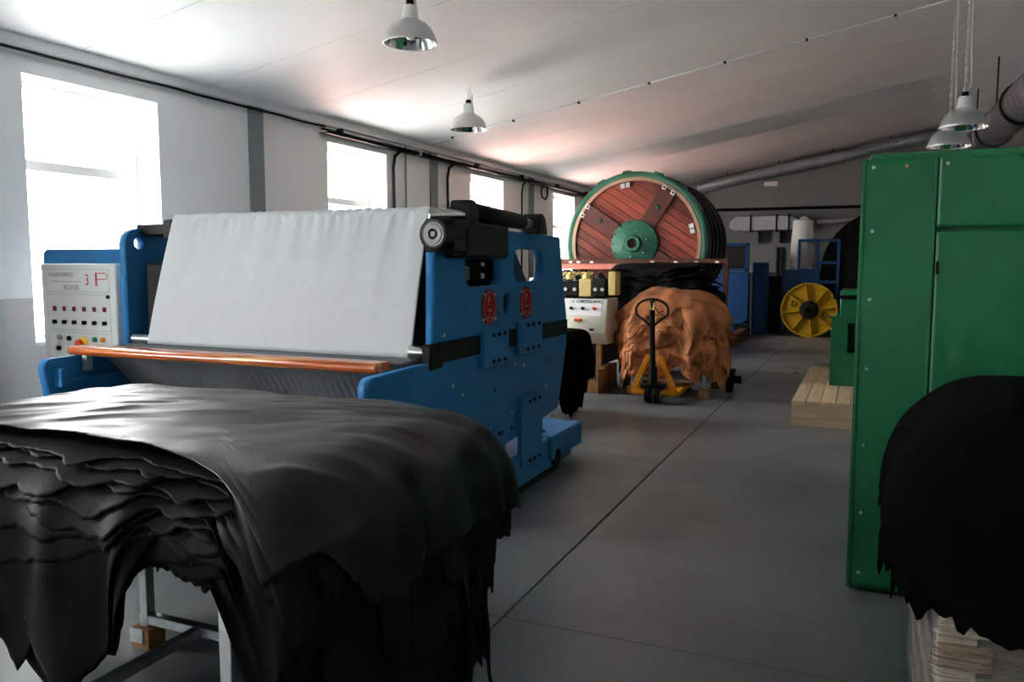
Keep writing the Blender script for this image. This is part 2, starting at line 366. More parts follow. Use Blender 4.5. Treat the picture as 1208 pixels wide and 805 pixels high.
h2 = rrect(4.985, 5.52, 1.475, 1.695, .08)
h3 = ell(4.885, 1.335, .075, .078)
sp = plate('side_plate', side_outline(), [h1, h2, h3], XI, XO, 'X', M_blue, mach)
# light edge trims of the front of the near plate
B().prism([(3.16, .86), (3.26, .86), (3.26, .9), (3.2, .9), (3.2, .96), (3.16, .96)], XI, XO, 'X').build('hook_bracket', M_blue, mach)
# far side plate
XL0, XL1 = -4.52, -4.46
ol = [(3.33, .80), (3.30, .97)] + [(3.36 - .06 * math.cos(a), .97 + .06 * math.sin(a)) for a in (0.3, .7, 1.1, 1.5)]
ol += [(3.92, 1.03)] + [(3.92 + .10 - .10 * math.cos(a), 1.73 + .10 * math.sin(a)) for a in (0, .5, 1.0, 1.5)] + [(5.4, 1.86), (5.6, 1.0), (5.5, .1), (4.2, .1), (3.7, .5), (3.45, .68)]
plate('side_plate', ol, [ell(4.03, 1.735, .042, .042, 20)], XL0, XL1, 'X', M_blue, mach)
B().box(-4.46, -4.40, 3.38, 3.9, .86, .90).box(-4.46, -4.40, 3.36, 3.39, .86, .97).build('guide_rail', M_blue, mach)
B().box(-4.50, -4.12, 4.05, 4.2, 1.79, 1.86).box(-4.16, -4.08, 3.95, 4.08, 1.76, 1.88).build('roller_bracket', M_blk, mach, bevel=.006)
# black band, attachment plates, bolts
for (a, b) in ((3.92, 4.47), (4.74, 5.02), (5.36, 6.03)):
    B().box(XO, XO + .012, a, b, 1.05, 1.165).build('guide_bar', M_grime, mach, bevel=.003)
for (a, b, c, d) in ((4.45, 4.83, .955, 1.19), (5.01, 5.43, .98, 1.215), (5.05, 5.44, .19, .68), (4.53, 4.78, .16, .55)):
    p = B().prism(rrect(a, b, c, d, .025, 3), XO, XO + .035, 'X').build('mounting_plate', M_blue, mach, bevel=.004)
    for yy in (a + .14, (a + b) / 2 + .03, b - .07):
        for zz in (c + .035, d - .035):
            B().cyl((XO + .035, yy, zz), (XO + .045, yy, zz), .013, n=8).build('bolt', M_grime, p)
for yy, zz in ((4.22, .83), (4.23, .62), (4.68, .79), (4.62, .55), (5.0, .93), (5.15, .9), (5.6, .88), (5.58, .7), (5.5, .6), (4.95, .6), (4.1, .9), (5.72, .45), (4.0, 1.20), (4.95, .5)):
    B().cyl((XO, yy, zz), (XO + .006, yy, zz), .012, n=10).build('bolt', M_steel if random.random() < .6 else M_grime, mach)
# red oval name plates
for yc in (4.595, 5.2):
    p = B().prism(ell(yc, 1.33, .105, .11), XO, XO + .006, 'X').build('name_plate', M_redp, mach)
    ringp = [(XO + .007, yc + .088 * math.cos(a), 1.33 + .092 * math.sin(a)) for a in [2 * PI * i / 28 for i in range(28)]]
    B().tube(ringp, .0025, 4, True).build('plate_border', M_cream, p)
    text('plate_lettering', 'P', .07, Matrix.Translation((XO + .007, yc - .022, 1.345)) @ MXP, M_cream, p)
    B().box(XO + .006, XO + .008, yc - .03, yc + .03, 1.305, 1.312).build('plate_stroke', M_cream, p)
    B().tube([(XO + .007, yc - .05, 1.27), (XO + .007, yc - .025, 1.255), (XO + .007, yc, 1.268), (XO + .007, yc + .025, 1.255), (XO + .007, yc + .05, 1.27)], .0025, 4).build('plate_stroke', M_cream, p)
    for a in (.8, 2.3, 3.9, 5.5):
        B().cyl((XO, yc + .12 * math.cos(a), 1.33 + .11 * math.sin(a)), (XO + .01, yc + .12 * math.cos(a), 1.33 + .11 * math.sin(a)), .009, n=8).build('rivet', M_steel, p)
# base
base = B(); base.box(-2.5, -2.13, 4.35, 6.12, .06, .30); base.box(-2.5, -2.10, 5.6, 6.3, .12, .31)
base.build('base_beam', M_blue, mach, bevel=.015)
B().box(-2.46, -2.16, 4.4, 5.9, 0, .07).build('base_skid', M_blk, mach)
B().box(-4.9, -4.5, 4.35, 6.12, 0, .30).build('base_beam', M_blue, mach, bevel=.01)
B().box(-4.5, -2.5, 4.5, 4.7, .05, .28).box(-4.5, -2.5, 5.7, 5.9, .05, .28).build('cross_beam', M_blue, mach)
B().lathe([(.02, .311), (.085, .311), (.085, .316), (.07, .318), (.02, .318)], Matrix.Translation((-2.3, 5.75, 0)), 24).build('cover_disc', M_grime, mach)
B().cyl((-2.14, 5.72, .13), (-2.10, 5.72, .13), .07, n=16).build('jack_foot', M_blk, mach)
# inside: dark working heads
ins = B(); ins.prism([(4.02, .45), (5.5, .45), (5.5, 1.2), (5.2, 1.45), (4.98, 1.74), (4.02, 1.6)], -4.4, -2.55, 'X')
ins.build('working_head', M_grime, mach, bevel=.01)
B().prism([(4.2, 1.15), (5.74, 1.15), (5.70, 1.45), (5.46, 1.70), (4.2, 1.72)], -2.50, -2.34, 'X').build('gear_case', M_grime, mach, bevel=.01)
B().box(-2.34, -2.30, 4.50, 4.64, 1.49, 1.58).build('valve_block', mat('dull_grey_cast', (0.16, 0.155, 0.14, 1), .6, var=.2), mach, bevel=.01)
B().cyl((-2.30, 4.82, 1.2), (-2.30, 4.82, 1.68), .014, n=12).build('guide_rod', M_steel, mach)
for zz in (1.48, 1.56, 1.63): B().cyl((-2.34, 4.82, zz), (-2.275, 4.82, zz), .026, n=12).build('rod_collar', M_grime, mach)
for yy in (4.95, 5.06): B().cyl((-2.34, yy, 1.5), (-2.29, yy, 1.62), .035, n=12).build('hydraulic_ram', M_grime, mach)

# top rollers
rl = B().cyl((-4.12, 3.995, 1.815), (-2.24, 3.995, 1.815), .040, n=24); rl.build('top_roller', M_steel, mach)
B().cyl((-2.24, 3.98, 1.865), (-2.09, 4.16, 1.875), .045, .022, n=18).build('roller_tip', M_steel, mach)
b = B(); b.cyl((-2.12, 4.26, 1.90), (-2.12, 5.04, 1.875), .058, .05, n=18); b.build('tension_roller', M_rub, mach)
B().cyl((-2.12, 5.04, 1.875), (-2.12, 5.24, 1.87), .04, .022, n=16).build('roller_tip', M_steel, mach)
for yy, zt in ((4.2, 1.96), (5.27, 1.94)):
    B().prism([(yy - .07, 1.69 if yy < 4.5 else 1.80), (yy + .09, 1.69 if yy < 4.5 else 1.80), (yy + .05, zt - .03), (yy + .01, zt), (yy - .03, zt), (yy - .06, zt - .05)], -2.19, -2.05, 'X').build('bearing_bracket', M_blk, mach, bevel=.008)
B().box(-2.30, -2.02, 4.02, 4.62, 1.63, 1.83).build('gear_housing', M_blk, mach, bevel=.015)
b = B(); b.cyl((-2.10, 3.80, 1.755), (-2.10, 4.02, 1.755), .085, n=28); b.build('roller_end', M_blk, mach, bevel=.006)
fc = Matrix.Translation((-2.10, 3.80, 1.755)) @ Matrix.Rotation(PI / 2, 4, 'X')
B().lathe([(0, .004), (.014, .004), (.016, .0), (.026, .0), (.028, .006), (.05, .006), (.052, .001), (.062, .001), (.066, .006), (.07, 0)], fc, 28).build('end_disc', mat('dull_cast_disc', (.22, .22, .21, 1), .5, .3), mach)
B().prism([(3.88, 1.66), (4.06, 1.66), (4.06, 1.84), (3.88, 1.84)], -2.2, -2.02, 'X').build('bearing_block', M_blk, mach, bevel=.01)
# lower roller and bed
B().cyl((-4.4, 3.905, 1.11), (-2.28, 3.905, 1.11), .030, n=20).build('lower_roller', M_steel, mach)
B().cyl((-2.28, 3.86, 1.115), (-2.16, 3.86, 1.115), .038, .028, n=18).build('roller_tip', M_steel, mach)
B().box(-2.2, -2.14, 3.83, 3.98, 1.02, 1.16).build('roller_bearing', M_grime, mach, bevel=.008)
# pale felt curtain hanging from the top roller
NX, NZ = 150, 26; vs = []; fs = []
for i in range(NX + 1):
    u = i / NX
    for j in range(NZ + 1):
        v = j / NZ
        xt = -4.06 + u * (1.86); xb = -4.24 + u * (1.96)
        z = 1.872 - .005 * u + v * (1.085 - 1.872); x = xt + (xb - xt) * v
        rip = math.sin(u * 2 * PI * 26 + 1.2 * math.sin(u * 17)) * .006 * math.exp(-v * 16) + .004 * math.sin(u * 2 * PI * 9 + 2 * v) * (1 - v)
        yy = 3.935 - .075 * v - .012 * math.sin(PI * v) + rip + .004 * noise.noise((x * 3, z * 2, 4))
        vs.append((x, yy, z + (rip * 1.0 if j == 0 else 0)))
for i in range(NX):
    for j in range(NZ): a = i * (NZ + 1) + j; fs.append((a, a + 1, a + NZ + 2, a + NZ + 1))
# wrap over the roller
o0 = len(vs)
for i in range(NX + 1):
    u = i / NX; xt = -4.06 + u * 1.86
    rp = math.sin(u * 2 * PI * 26 + 1.2 * math.sin(u * 17)) * .007
    for k in range(1, 7):
        a = k / 6 * 2.4
        vs.append((xt, 3.985 - .05 * math.cos(a) , 1.868 + (.045) * math.sin(a) - .0 + rp * max(0, 1 - k / 8)))
for i in range(NX):
    fs.append((i * (NZ + 1), (i + 1) * (NZ + 1), o0 + (i + 1) * 6, o0 + i * 6))
    for k in range(5): a = o0 + i * 6 + k; fs.append((a, a + 6, a + 7, a + 1))
cur = B().add(vs, fs).build('felt_curtain', M_curt, mach); md = cur.modifiers.new('thick', 'SOLIDIFY'); md.thickness = .006
# dark felt bed and ribbed apron under the board
bed = B().prism([(3.655, 1.03), (3.98, 1.045), (3.98, 1.085), (3.655, 1.075)], -4.40, -2.22, 'X').build('felt_bed', M_felt, mach, bevel=.005)
vs = []; fs = []; NX = 160; NZ = 14
for i in range(NX + 1):
    u = i / NX
    for j in range(NZ + 1):
        v = j / NZ; x = -4.42 + .16 * v + u * (2.18 - .12 * v); z = 1.02 - .42 * v
        vs.append((x, 3.68 + .30 * v + .008 * math.sin((u * 46 + v * 2.2) * 2 * PI) * (.3 + v) + .01 * math.sin(u * 22 + v * 3), z))
for i in range(NX):
    for j in range(NZ): a = i * (NZ + 1) + j; fs.append((a, a + 1, a + NZ + 2, a + NZ + 1))
ap = B().add(vs, fs).build('felt_apron', M_felt, mach); md = ap.modifiers.new('thick', 'SOLIDIFY'); md.thickness = .006
# the varnished front board
bd = B(); yf = 3.50
prof = [(yf + .02, 1.035), (yf + .15, 1.04), (yf + .15, 1.088), (yf + .03, 1.09), (yf + .008, 1.082), (yf, 1.063), (yf + .006, 1.045)]
bd.prism(prof, -4.52, -2.28, 'X').build('front_board', M_pine, mach, bevel=.004)
B().box(-4.44, -4.40, 3.54, 3.58, .94, 1.035).build('board_bracket', M_galv, mach)
# left control panel column
col = B(); col.prism(rrect(-5.63, -4.52, .02, 1.705, .05), 4.2, 4.23, 'Y'); col.build('control_column', M_blue, mach, bevel=.006)
B().box(-5.60, -4.55, 4.23, 4.33, .03, 1.68).build('column_bounce_cover', mat('grey_bounce_cover', (.35, .35, .34, 1), .6), mach)  # unseen grey backing added to keep blue bounce off the wall
B().box(-4.545, -4.521, 3.95, 5.3, .2, 1.7).build('plate_bounce_cover', mat('grey_bounce_cover', (.35, .35, .34, 1), .6), mach)  # unseen grey sheet added so the plate bounces no blue onto the wall
cp = B().box(-5.555, -4.80, 4.12, 4.21, .42, 1.60).build('control_panel', M_panel, mach, bevel=.008)
yp = 4.12
def pr(name, x0, x1, z0, z1, m, d=.0012): return B().box(x0, x1, yp - d, yp + .001, z0, z1).build(name, m, cp)
M_line = mat('panel_line', rgb(196, 200, 196), .5)
for (x0, x1, z0, z1) in ((-5.50, -4.86, 1.395, 1.560), (-5.50, -4.86, 1.12, 1.38), (-5.50, -4.86, .70, 1.105)):
    for q in ((x0, x1, z0, z0 + .004), (x0, x1, z1 - .004, z1), (x0, x0 + .004, z0, z1), (x1 - .004, x1, z0, z1)): pr('panel_line', *q, M_line)
text('panel_lettering', '3', .112, at(-5.10, yp - .001, 1.447), M_print, cp, sx=.75)
text('panel_lettering', 'PALISSONE IDRAULICO', .040, at(-5.47, yp - .001, 1.507), M_greyprint, cp, sx=.62)
pr('panel_line', -5.46, -5.14, 1.468, 1.472, M_greyprint)
text('panel_lettering', 'BOXER', .052, at(-5.32, yp - .001, 1.412), M_greyprint, cp, sx=.95)
lp = B(); lp.box(-4.995, -4.98, yp - .002, yp, 1.44, 1.535); lp.box(-4.98, -4.90, yp - .002, yp, 1.529, 1.535); lp.box(-4.98, -4.90, yp - .002, yp, 1.487, 1.493)
lp.tube([(-4.90 + .022 * math.sin(a), yp - .001, 1.511 + .021 * math.cos(a)) for a in [PI * i / 8 for i in range(9)]], .003, 5)
lp.build('panel_lettering', M_print, cp)
B().cyl((-4.875, yp, 1.365), (-4.875, yp - .012, 1.365), .013, n=14).build('lock', M_blk, cp)
for i in range(6):
    x = -5.42 + .101 * i
    B().box(x - .013, x + .013, yp - .012, yp, 1.258, 1.291).build('indicator_light', M_red, cp, bevel=.002)
    k = B(); k.cyl((x, yp, 1.178), (x, yp - .012, 1.178), .015, n=14); k.box(x - .006, x + .006, yp - .026, yp - .01, 1.164, 1.192)
    k.build('selector_switch', M_blk, cp)
for x, z, m_ in ((-5.38, 1.065, M_galv), (-5.28, 1.06, M_blk), (-5.02, 1.06, M_grn), (-4.94, 1.06, M_amb), (-5.39, .985, M_blk), (-5.27, .98, M_grn)):
    B().cyl((x, yp, z), (x, yp - .02, z), .018, n=16).build('push_button', m_, cp, bevel=.003)
B().cyl((-5.14, yp, 1.03), (-5.14, yp - .015, 1.03), .042, n=22).build('button_backplate', M_yel, cp)
B().cyl((-5.155, yp - .015, 1.022), (-5.155, yp - .045, 1.022), .034, n=22).build('emergency_button', M_estop, cp, bevel=.006)

# ================================================================== HIDES
def sgn(a): return 1 if a >= 0 else -1
def drape(seed, c, half, R, z0, lift, size, off=(0, 0), rot=0, fold=.03, ffreq=16, jag=.10, dome=.0, wr=.008, nth=150, ns=30, lobes=4, lobe=.18, phimax=1.50, curl=.03, zmin=.02, lo=.6, crease=.0, cdir=.6, flim=None, ps=1, zt=None):
    """one hide laid over a rounded block: c centre, half extents, R edge radius, z0 top height, lift layer offset"""
    rnd = random.Random(seed); ph = [rnd.uniform(0, 2 * PI) for _ in range(8)]; vs = []
    ax, ay = half[0] - R, half[1] - R
    rp = random.Random(ps); pp = (rp.uniform(0, 6.28), rp.uniform(0, 6.28)); sx = rp.uniform(-50, 50)
    def pos(px, py, edge):
        dx, dy = max(abs(px) - ax, 0), max(abs(py) - ay, 0); e = math.hypot(dx, dy)
        tzz = dome * (1 - min(1, (px / half[0]) ** 2) * .5 - min(1, (py / half[1]) ** 2) * .5)
        wv = wr * noise.noise((px * 3 + sx, py * 3, ps * .37)) + wr * .5 * noise.noise((px * 9 + sx, py * 9, ps * .7))
        if crease:      # long pulled creases
            cu_, cv_ = px * math.cos(cdir) + py * math.sin(cdir), -px * math.sin(cdir) + py * math.cos(cdir)
            cv_ += .12 * noise.noise((cu_ * 1.6, cv_ * 1.6, ps + 1.7))
            wv += crease * (1 - abs(noise.noise((cu_ * 1.1 + sx, cv_ * 5.5, ps * .9))) * 2.4) * (.35 + .65 * max(0, noise.noise((px * 1.7, py * 1.7, 3.3)) + .4))
            wv += crease * .35 * (1 - abs(noise.noise((cu_ * 2.5 + sx, cv_ * 13, ps * .5))) * 2.4)
        if e < 1e-6: return Vector((c[0] + px, c[1] + py, z0 + lift + tzz + wv))
        nx, ny = dx / e * sgn(px), dy / e * sgn(py)
        bx, by = px - dx * sgn(px), py - dy * sgn(py)
        Rl = R + lift * lo; a = e / Rl
        if a < phimax: hor, dz = Rl * math.sin(a), Rl * (1 - math.cos(a)); k = 0
        else:
            ex = e - Rl * phimax; hor = Rl * math.sin(phimax) + ex * math.cos(phimax); dz = Rl * (1 - math.cos(phimax)) + ex * math.sin(phimax); k = ex
        t = math.atan2(ny, nx) * .55 + (bx * -ny + by * nx) * 1.0
        zb = z0 + lift - dz; s = min(1, max(0, (zt if zt else z0 + lift) - zb) / .35) * min(1, e / .08)      # folds follow the height, the same for every layer
        q = (math.sin(t * ffreq + pp[0] + 1.5 * noise.noise((t * 3, ps, 0))) * .6 + .8 * noise.noise((t * ffreq * .5 + pp[1], zb * 1.2, ps * 1.3)))
        hor += fold * s * q + .5 * fold * s + s * wr * 1.5 * noise.noise((t * 7, zb * 7, ps)) + edge * s * curl * max(0, noise.noise((t * 9, seed * 2.1, 5)))
        z = z0 + lift + tzz - dz + wv * (1 - s) + .4 * fold * s * noise.noise((t * 5 + 9, 2, ps))
        return Vector((c[0] + bx + nx * hor, c[1] + by + ny * hor, max(zmin, z)))
    for i in range(nth):
        th = 2 * PI * i / nth
        ct, st = math.cos(th), math.sin(th)
        r = 1 / ((abs(ct / size[0]) ** 2.6 + abs(st / size[1]) ** 2.6) ** (1 / 2.6))
        r *= 1 + lobe * math.sin(lobes * th + ph[2]) * .5 + lobe * .5 * math.sin((lobes + 3) * th + ph[3])
        r *= 1 + jag * noise.noise((ct * 4 + ph[4], st * 4, seed)) + jag * .6 * noise.noise((ct * 11, st * 11, seed + 3)) + jag * .35 * noise.noise((ct * 27, st * 27, seed + 7))
        if flim:
            s = .2
            while s < r:
                lx, ly = s * ct, s * st
                px = off[0] + lx * math.cos(rot) - ly * math.sin(rot); py = off[1] + lx * math.sin(rot) + ly * math.cos(rot)
                if py < -flim(px): break
                s += .004
            r = min(r, s)
        for j in range(1, ns + 1):
            s = (j / ns) ** .85 * r
            lx, ly = s * ct, s * st
            px = off[0] + lx * math.cos(rot) - ly * math.sin(rot); py = off[1] + lx * math.sin(rot) + ly * math.cos(rot)
            vs.append(pos(px, py, max(0, (j / ns - .8) / .2)))
    vs.append(pos(off[0], off[1], 0)); cidx = len(vs) - 1; fs = []
    for i in range(nth):
        q = (i + 1) % nth
        fs.append((cidx, i * ns, q * ns))
        for j in range(ns - 1): fs.append((i * ns + j, i * ns + j + 1, q * ns + j + 1, q * ns + j))
    return vs, fs
def hide(name, m, label, group, seed, thick=.003, **kw):
    vs, fs = drape(seed, **kw)
    me = bpy.data.meshes.new(name)
    c = Vector((kw['c'][0], kw['c'][1], 0))
    me.from_pydata([tuple(p - c) for p in vs], [], fs)
    for p in me.polygons: p.use_smooth = True
    o = link(name, me, m); o.location = c
    md = o.modifiers.new('thick', 'SOLIDIFY'); md.thickness = thick; md.offset = 1
    return tag(o, label, 'hide', group)

# --- foreground horse with black hides
horse = thing('hide_trestle', 'galvanised square-tube trestle under the glossy black hides', 'trestle', (-2.05, 2.1, 0))
HX0, HX1, HY0, HY1 = -2.74, -1.38, 1.66, 2.44; q = .022
for lx, ly in ((-1.60, 1.70), (HX0 + .03, HY1 - .03), (HX1, HY1 - .03), (HX0, 1.70)):
    B().box(lx - q, lx + q, ly - q, ly + q, .09, .88).build('leg', M_galv, horse, bevel=.003)
    fb = B().box(lx - .05, lx + .05, ly - .045, ly + .045, 0, .09).build('foot_block', M_wblk, horse, bevel=.004)
    B().box(lx - .052, lx + .02, ly - .05, ly - .045, .03, .09).build('foot_bracket', M_galv, fb)
for x0, x1, y0, y1, z0 in ((HX0, HX1, HY1 - .05, HY1 - .006, .10), (HX0, HX1, HY0 + .02, HY0 + .06, .84), (HX0, HX1, HY1 - .05, HY1 - .006, .84),
                           (-2.44, -2.40, HY0 + .06, HY1 - .05, .10), (-1.62, -1.58, HY0 + .06, HY1 - .05, .10), (HX0, HX0 + .04, HY0 + .06, HY1 - .05, .84), (HX1 - .04, HX1, HY0 + .06, HY1 - .05, .84)):
    B().box(x0, x1, y0, y1, z0, z0 + .04).build('rail', M_galv, horse, bevel=.003)
for k in range(6):
    yy = HY0 + .08 + k * .125
    B().box(HX0 + .04, HX1 - .04, yy, yy + .09, .852, .88).build('slat', M_woodX, horse)
PC = (-2.15, 2.12); PH = (.84, .52)
common = dict(c=PC, half=PH, R=.09)
NB = 15
def front_limit(k, r):
    """how far each hide reaches over the near edge of the trestle, in flat metres from the pile centre"""
    ph_ = r.uniform(0, 50); deep = k < 6; x1_, x2_ = -1.90 + r.uniform(-.06, .06), -1.50 + r.uniform(-.05, .09)
    def f(px):
        j_ = .05 * noise.noise((px * 5 + ph_, 0, 0)) + .022 * noise.noise((px * 13 + ph_, 1, 0)) + .008 * noise.noise((px * 34 + ph_, 2, 0))
        X = PC[0] + px
        left = (.52 + .25 + .55 * max(0, noise.noise((px * 2.6 + ph_, 7, 0)) + .22)) if deep else (.40 + .034 * (NB - k) + .15 * noise.noise((px * 2.2 + ph_, 9, 0)))
        gap = .47 + .06 * noise.noise((px * 6 + ph_, 4, 0)) + .010 * (NB - k)
        right = .66 + .055 * (NB - k) + .34 * noise.noise((px * 4.5 + ph_, 5, 0))
        if X < x1_: L_ = left
        elif X < x1_ + .13: t = (X - x1_) / .13; L_ = left + (gap - left) * t
        elif X < x2_: L_ = gap
        elif X < x2_ + .20: t = (X - x2_) / .20; L_ = gap + (right - gap) * t * t
        else: L_ = right
        return L_ + j_
    return f
for k in range(NB):
    r = random.Random(100 + k)
    last = k == NB - 1
    if last:
        def ftop(px):
            X = PC[0] + px; j_ = .05 * noise.noise((px * 2.6, 3, 0))
            t = min(1, max(0, (X + 1.95) / .85)); t = t * t * (3 - 2 * t)
            return .43 + .24 * t + .35 * max(0, X + 1.35) + (1 + t) * j_
        kw = dict(size=(1.18, 1.10), off=(.06, .06), rot=.06, fold=.034, ffreq=22, jag=.06, lobe=.08, wr=.005, crease=.017, cdir=.55, dome=.035, curl=.0, nth=300, ns=80, flim=ftop)
    else:
        kw = dict(size=(1.04 + .024 * (NB - k) + r.uniform(-.08, .12), 1.15), off=(r.uniform(-.04, .08), r.uniform(-.04, .04)), rot=r.uniform(-.2, .2), fold=.034, ffreq=22,
                  jag=.24 if k in (4, 8, 12) else .14, lobe=.26 if k in (4, 8, 12) else .14, lobes=r.choice((4, 5, 6)), wr=.005, dome=.035, curl=.012, nth=320, ns=44, flim=front_limit(k, r))
    kw.update(common)
    hide('leather_hide', M_hide if last else M_hidem, 'smooth black hide on top of the trestle pile, catching the window light' if last else 'black hide hanging in the layered pile on the galvanised trestle',
         'black hides on the galvanised trestle', 300 + k, ps=31, zt=1.06, z0=.893, lift=k * .0105 + (.016 if last else 0), lo=1.0, phimax=1.52, **kw)

# --- right foreground: wrapped pallet stack with black suede hides
PX0, PX1, PY0, PY1 = .225, 1.25, 2.52, 3.55
def pallet(name, label, z, group):
    p = thing(name, label, 'pallet', ((PX0 + PX1) / 2, (PY0 + PY1) / 2, z), group)
    for i in range(5):
        a = PY0 + i * (PY1 - PY0 - .12) / 4
        B().box(PX0, PX1, a, a + .12, z + .122, z + .144).build('deck_board', M_woodX, p, bevel=.002)
    for i in range(3):
        a = PX0 + i * (PX1 - PX0 - .10) / 2
        B().box(a, a + .10, PY0, PY1, z + .10, z + .122).build('stringer_board', M_wood, p, bevel=.002)
        for j in range(3):
            b_ = PY0 + j * (PY1 - PY0 - .14) / 2
            B().box(a, a + .14 if i < 2 else a + .10, b_, b_ + .14, z + .022, z + .10).build('block', M_wblk, p, bevel=.003)
        B().box(a, a + .10, PY0, PY1, z, z + .022).build('bottom_board', M_wood, p, bevel=.002)
    return p
for i in range(5):
    pallet('wooden_pallet', ['bottom pallet of the film-wrapped stack beside the green cabinet', 'second pallet from the floor in the film-wrapped stack', 'middle pallet of the film-wrapped stack', 'second pallet from the top of the film-wrapped stack', 'top pallet of the film-wrapped stack, right under the black suede hides'][i], .144 * i, 'pallets in the wrapped stack')
vs = []; fs = []; NP = 160; NZ = 24
per = rrect(PX0 - .012, PX1 + .012, PY0 - .012, PY1 + .012, .03, 4)
pts = []
for i in range(len(per)):
    a, b_ = Vector(per[i]), Vector(per[(i + 1) % len(per)]); n = max(1, int((b_ - a).length / .03))
    pts += [a.lerp(b_, k / n) for k in range(n)]
for i, p in enumerate(pts):
    for j in range(NZ + 1):
        z = .03 + .70 * j / NZ; d = .006 * noise.noise((p.x * 4, p.y * 4, z * 26)) + .004
        n_ = (p - Vector(((PX0 + PX1) / 2, (PY0 + PY1) / 2))).normalized(); vs.append((p.x + n_.x * d, p.y + n_.y * d, z))
m = len(pts)
for i in range(m):
    for j in range(NZ): a = i * (NZ + 1) + j; b_ = ((i + 1) % m) * (NZ + 1) + j; fs.append((a, a + 1, b_ + 1, b_))
wrap = B().add(vs, fs).build('stretch_wrap', FILM); tag(wrap, 'clear stretch film wound around the pallet stack', 'film')
for k in range(16):
    r = random.Random(500 + k)
    kw = dict(size=(.70 + .026 * k + r.uniform(-.05, .05), .66 + .026 * k + r.uniform(-.05, .03)), off=(r.uniform(-.03, .03), r.uniform(-.03, .03)), rot=r.uniform(-.15, .15), fold=.022, ffreq=20, jag=.10, lobe=.06, lobes=r.choice((4, 5)), wr=.008, dome=.06, curl=.006, nth=180, ns=30)
    if k == 15: kw.update(size=(1.02, 1.02), off=(.0, -.03), rot=.05, jag=.02, lobe=.06, lobes=4)
    hide('suede_hide', M_suede, 'topmost black suede hide on the film-wrapped pallet stack, with a rounded hanging flap' if k == 15 else 'black suede hide with ragged edge stacked on the film-wrapped pallets',
         'black suede hides on the wrapped pallets', 520 + k, c=(.80, 3.02), half=(.63, .58), R=.14 + .008 * k, z0=.768, lift=k * .026, lo=.14, phimax=1.5, ps=52, zt=1.17, **kw)

# ================================================================== GREEN CABINET
cab = thing('green_cabinet', 'tall green painted sheet-steel cabinet with riveted edges and a scuffed door', 'cabinet', (1.2, 5.2, 0))
CX0, CX1, CY, CH = -.03, 2.6, 4.2, 2.08
B().box(CX0 + .012, CX1, CY + .07, 6.6, .03, CH).build('body', M_cab, cab)
B().box(CX0 + .03, CX1, CY + .025, 6.6, CH, CH + .03).build('top_flange', M_cab, cab, bevel=.004)
B().box(CX0 + .05, CX1, CY + .06, 6.5, 0, .03).build('plinth', M_blk, cab)
def dented(name, x0, x1, z0, z1, dents, seed, nx=40, nz=60):
    vs = []; fs = []
    for i in range(nx + 1):
        for j in range(nz + 1):
            x = x0 + (x1 - x0) * i / nx; z = z0 + (z1 - z0) * j / nz
            d = .004 * noise.noise((x * 2.5, z * 2.5, seed)) * min(1, i / 4, (nx - i) / 4, j / 4, (nz - j) / 4)
            for dx, dz, dr, dd in dents: d += dd * math.exp(-((x - dx) ** 2 + (z - dz) ** 2) / dr ** 2)
            vs.append((x, CY + d, z))
    for i in range(nx):
        for j in range(nz): a = i * (nz + 1) + j; fs.append((a, a + nz + 1, a + nz + 2, a + 1))
    o = B().add(vs, fs).build(name, M_cab, cab); md = o.modifiers.new('thick', 'SOLIDIFY'); md.thickness = .01; md.offset = -1 
    return o
SX = .285
p1 = dented('front_panel', CX0, SX - .002, .02, CH, [(.12, 1.2, .09, .004)], 3)
p2 = dented('top_panel', SX + .002, CX1, 1.765, CH, [(.9, 1.9, .1, .004)], 5, nx=120, nz=20)
p3 = dented('door', SX + .004, 1.75,   .06, 1.742, [(.36, 1.20, .035, .012), (.45, 1.42, .05, .008), (.55, 1.55, .12, -.008), (.6, 1.0, .2, .006), (.42, 1.62, .04, .006)], 9, nx=90, nz=90)
p4 = dented('front_panel', 1.755, CX1, .02, 1.745, [], 11)
B().box(CX0 - .004, CX0 + .012, CY - .006, CY + .10, .02, CH).build('corner_angle', M_cab, cab, bevel=.002)
B().box(SX - .016, SX - .003, CY - .004, CY + .004, .03, CH).build('seam_strip', M_cab, cab, bevel=.002)
for x, z, s in ((.015, 2.045, 1), (.155, 2.045, 0), (.32, 2.05, 1), (.02, 1.75, 1), (.02, 1.43, 1), (.02, 1.10, 1), (.02, .73, 1), (.02, .40, 1), (.02, .1, 1)):
    B().lathe([(0, .006), (.006, .005), (.009, 0)], Matrix.Translation((x, CY - .003, z)) @ Matrix.Rotation(PI / 2, 4, 'X'), 12).build('rivet', M_steel if s else M_rustp, cab)
for x, z in ((.08, 1.9), (.08, 1.65), (.16, 1.97), (.21, 1.95), (.265, 1.93), (.26, 1.65), (.40, 1.97), (.47, 1.99), (.36, 1.80), (.46, 1.80), (.36, 1.73), (.40, 1.73), (.45, 1.73)):
    B().cyl((x, CY - .006, z), (x, CY + .004, z), .005, n=8).build('rivet', M_cab, cab)
B().box(SX + .006, SX + .02, CY - .012, CY, 1.55, 1.61).build('latch', M_blk, cab)
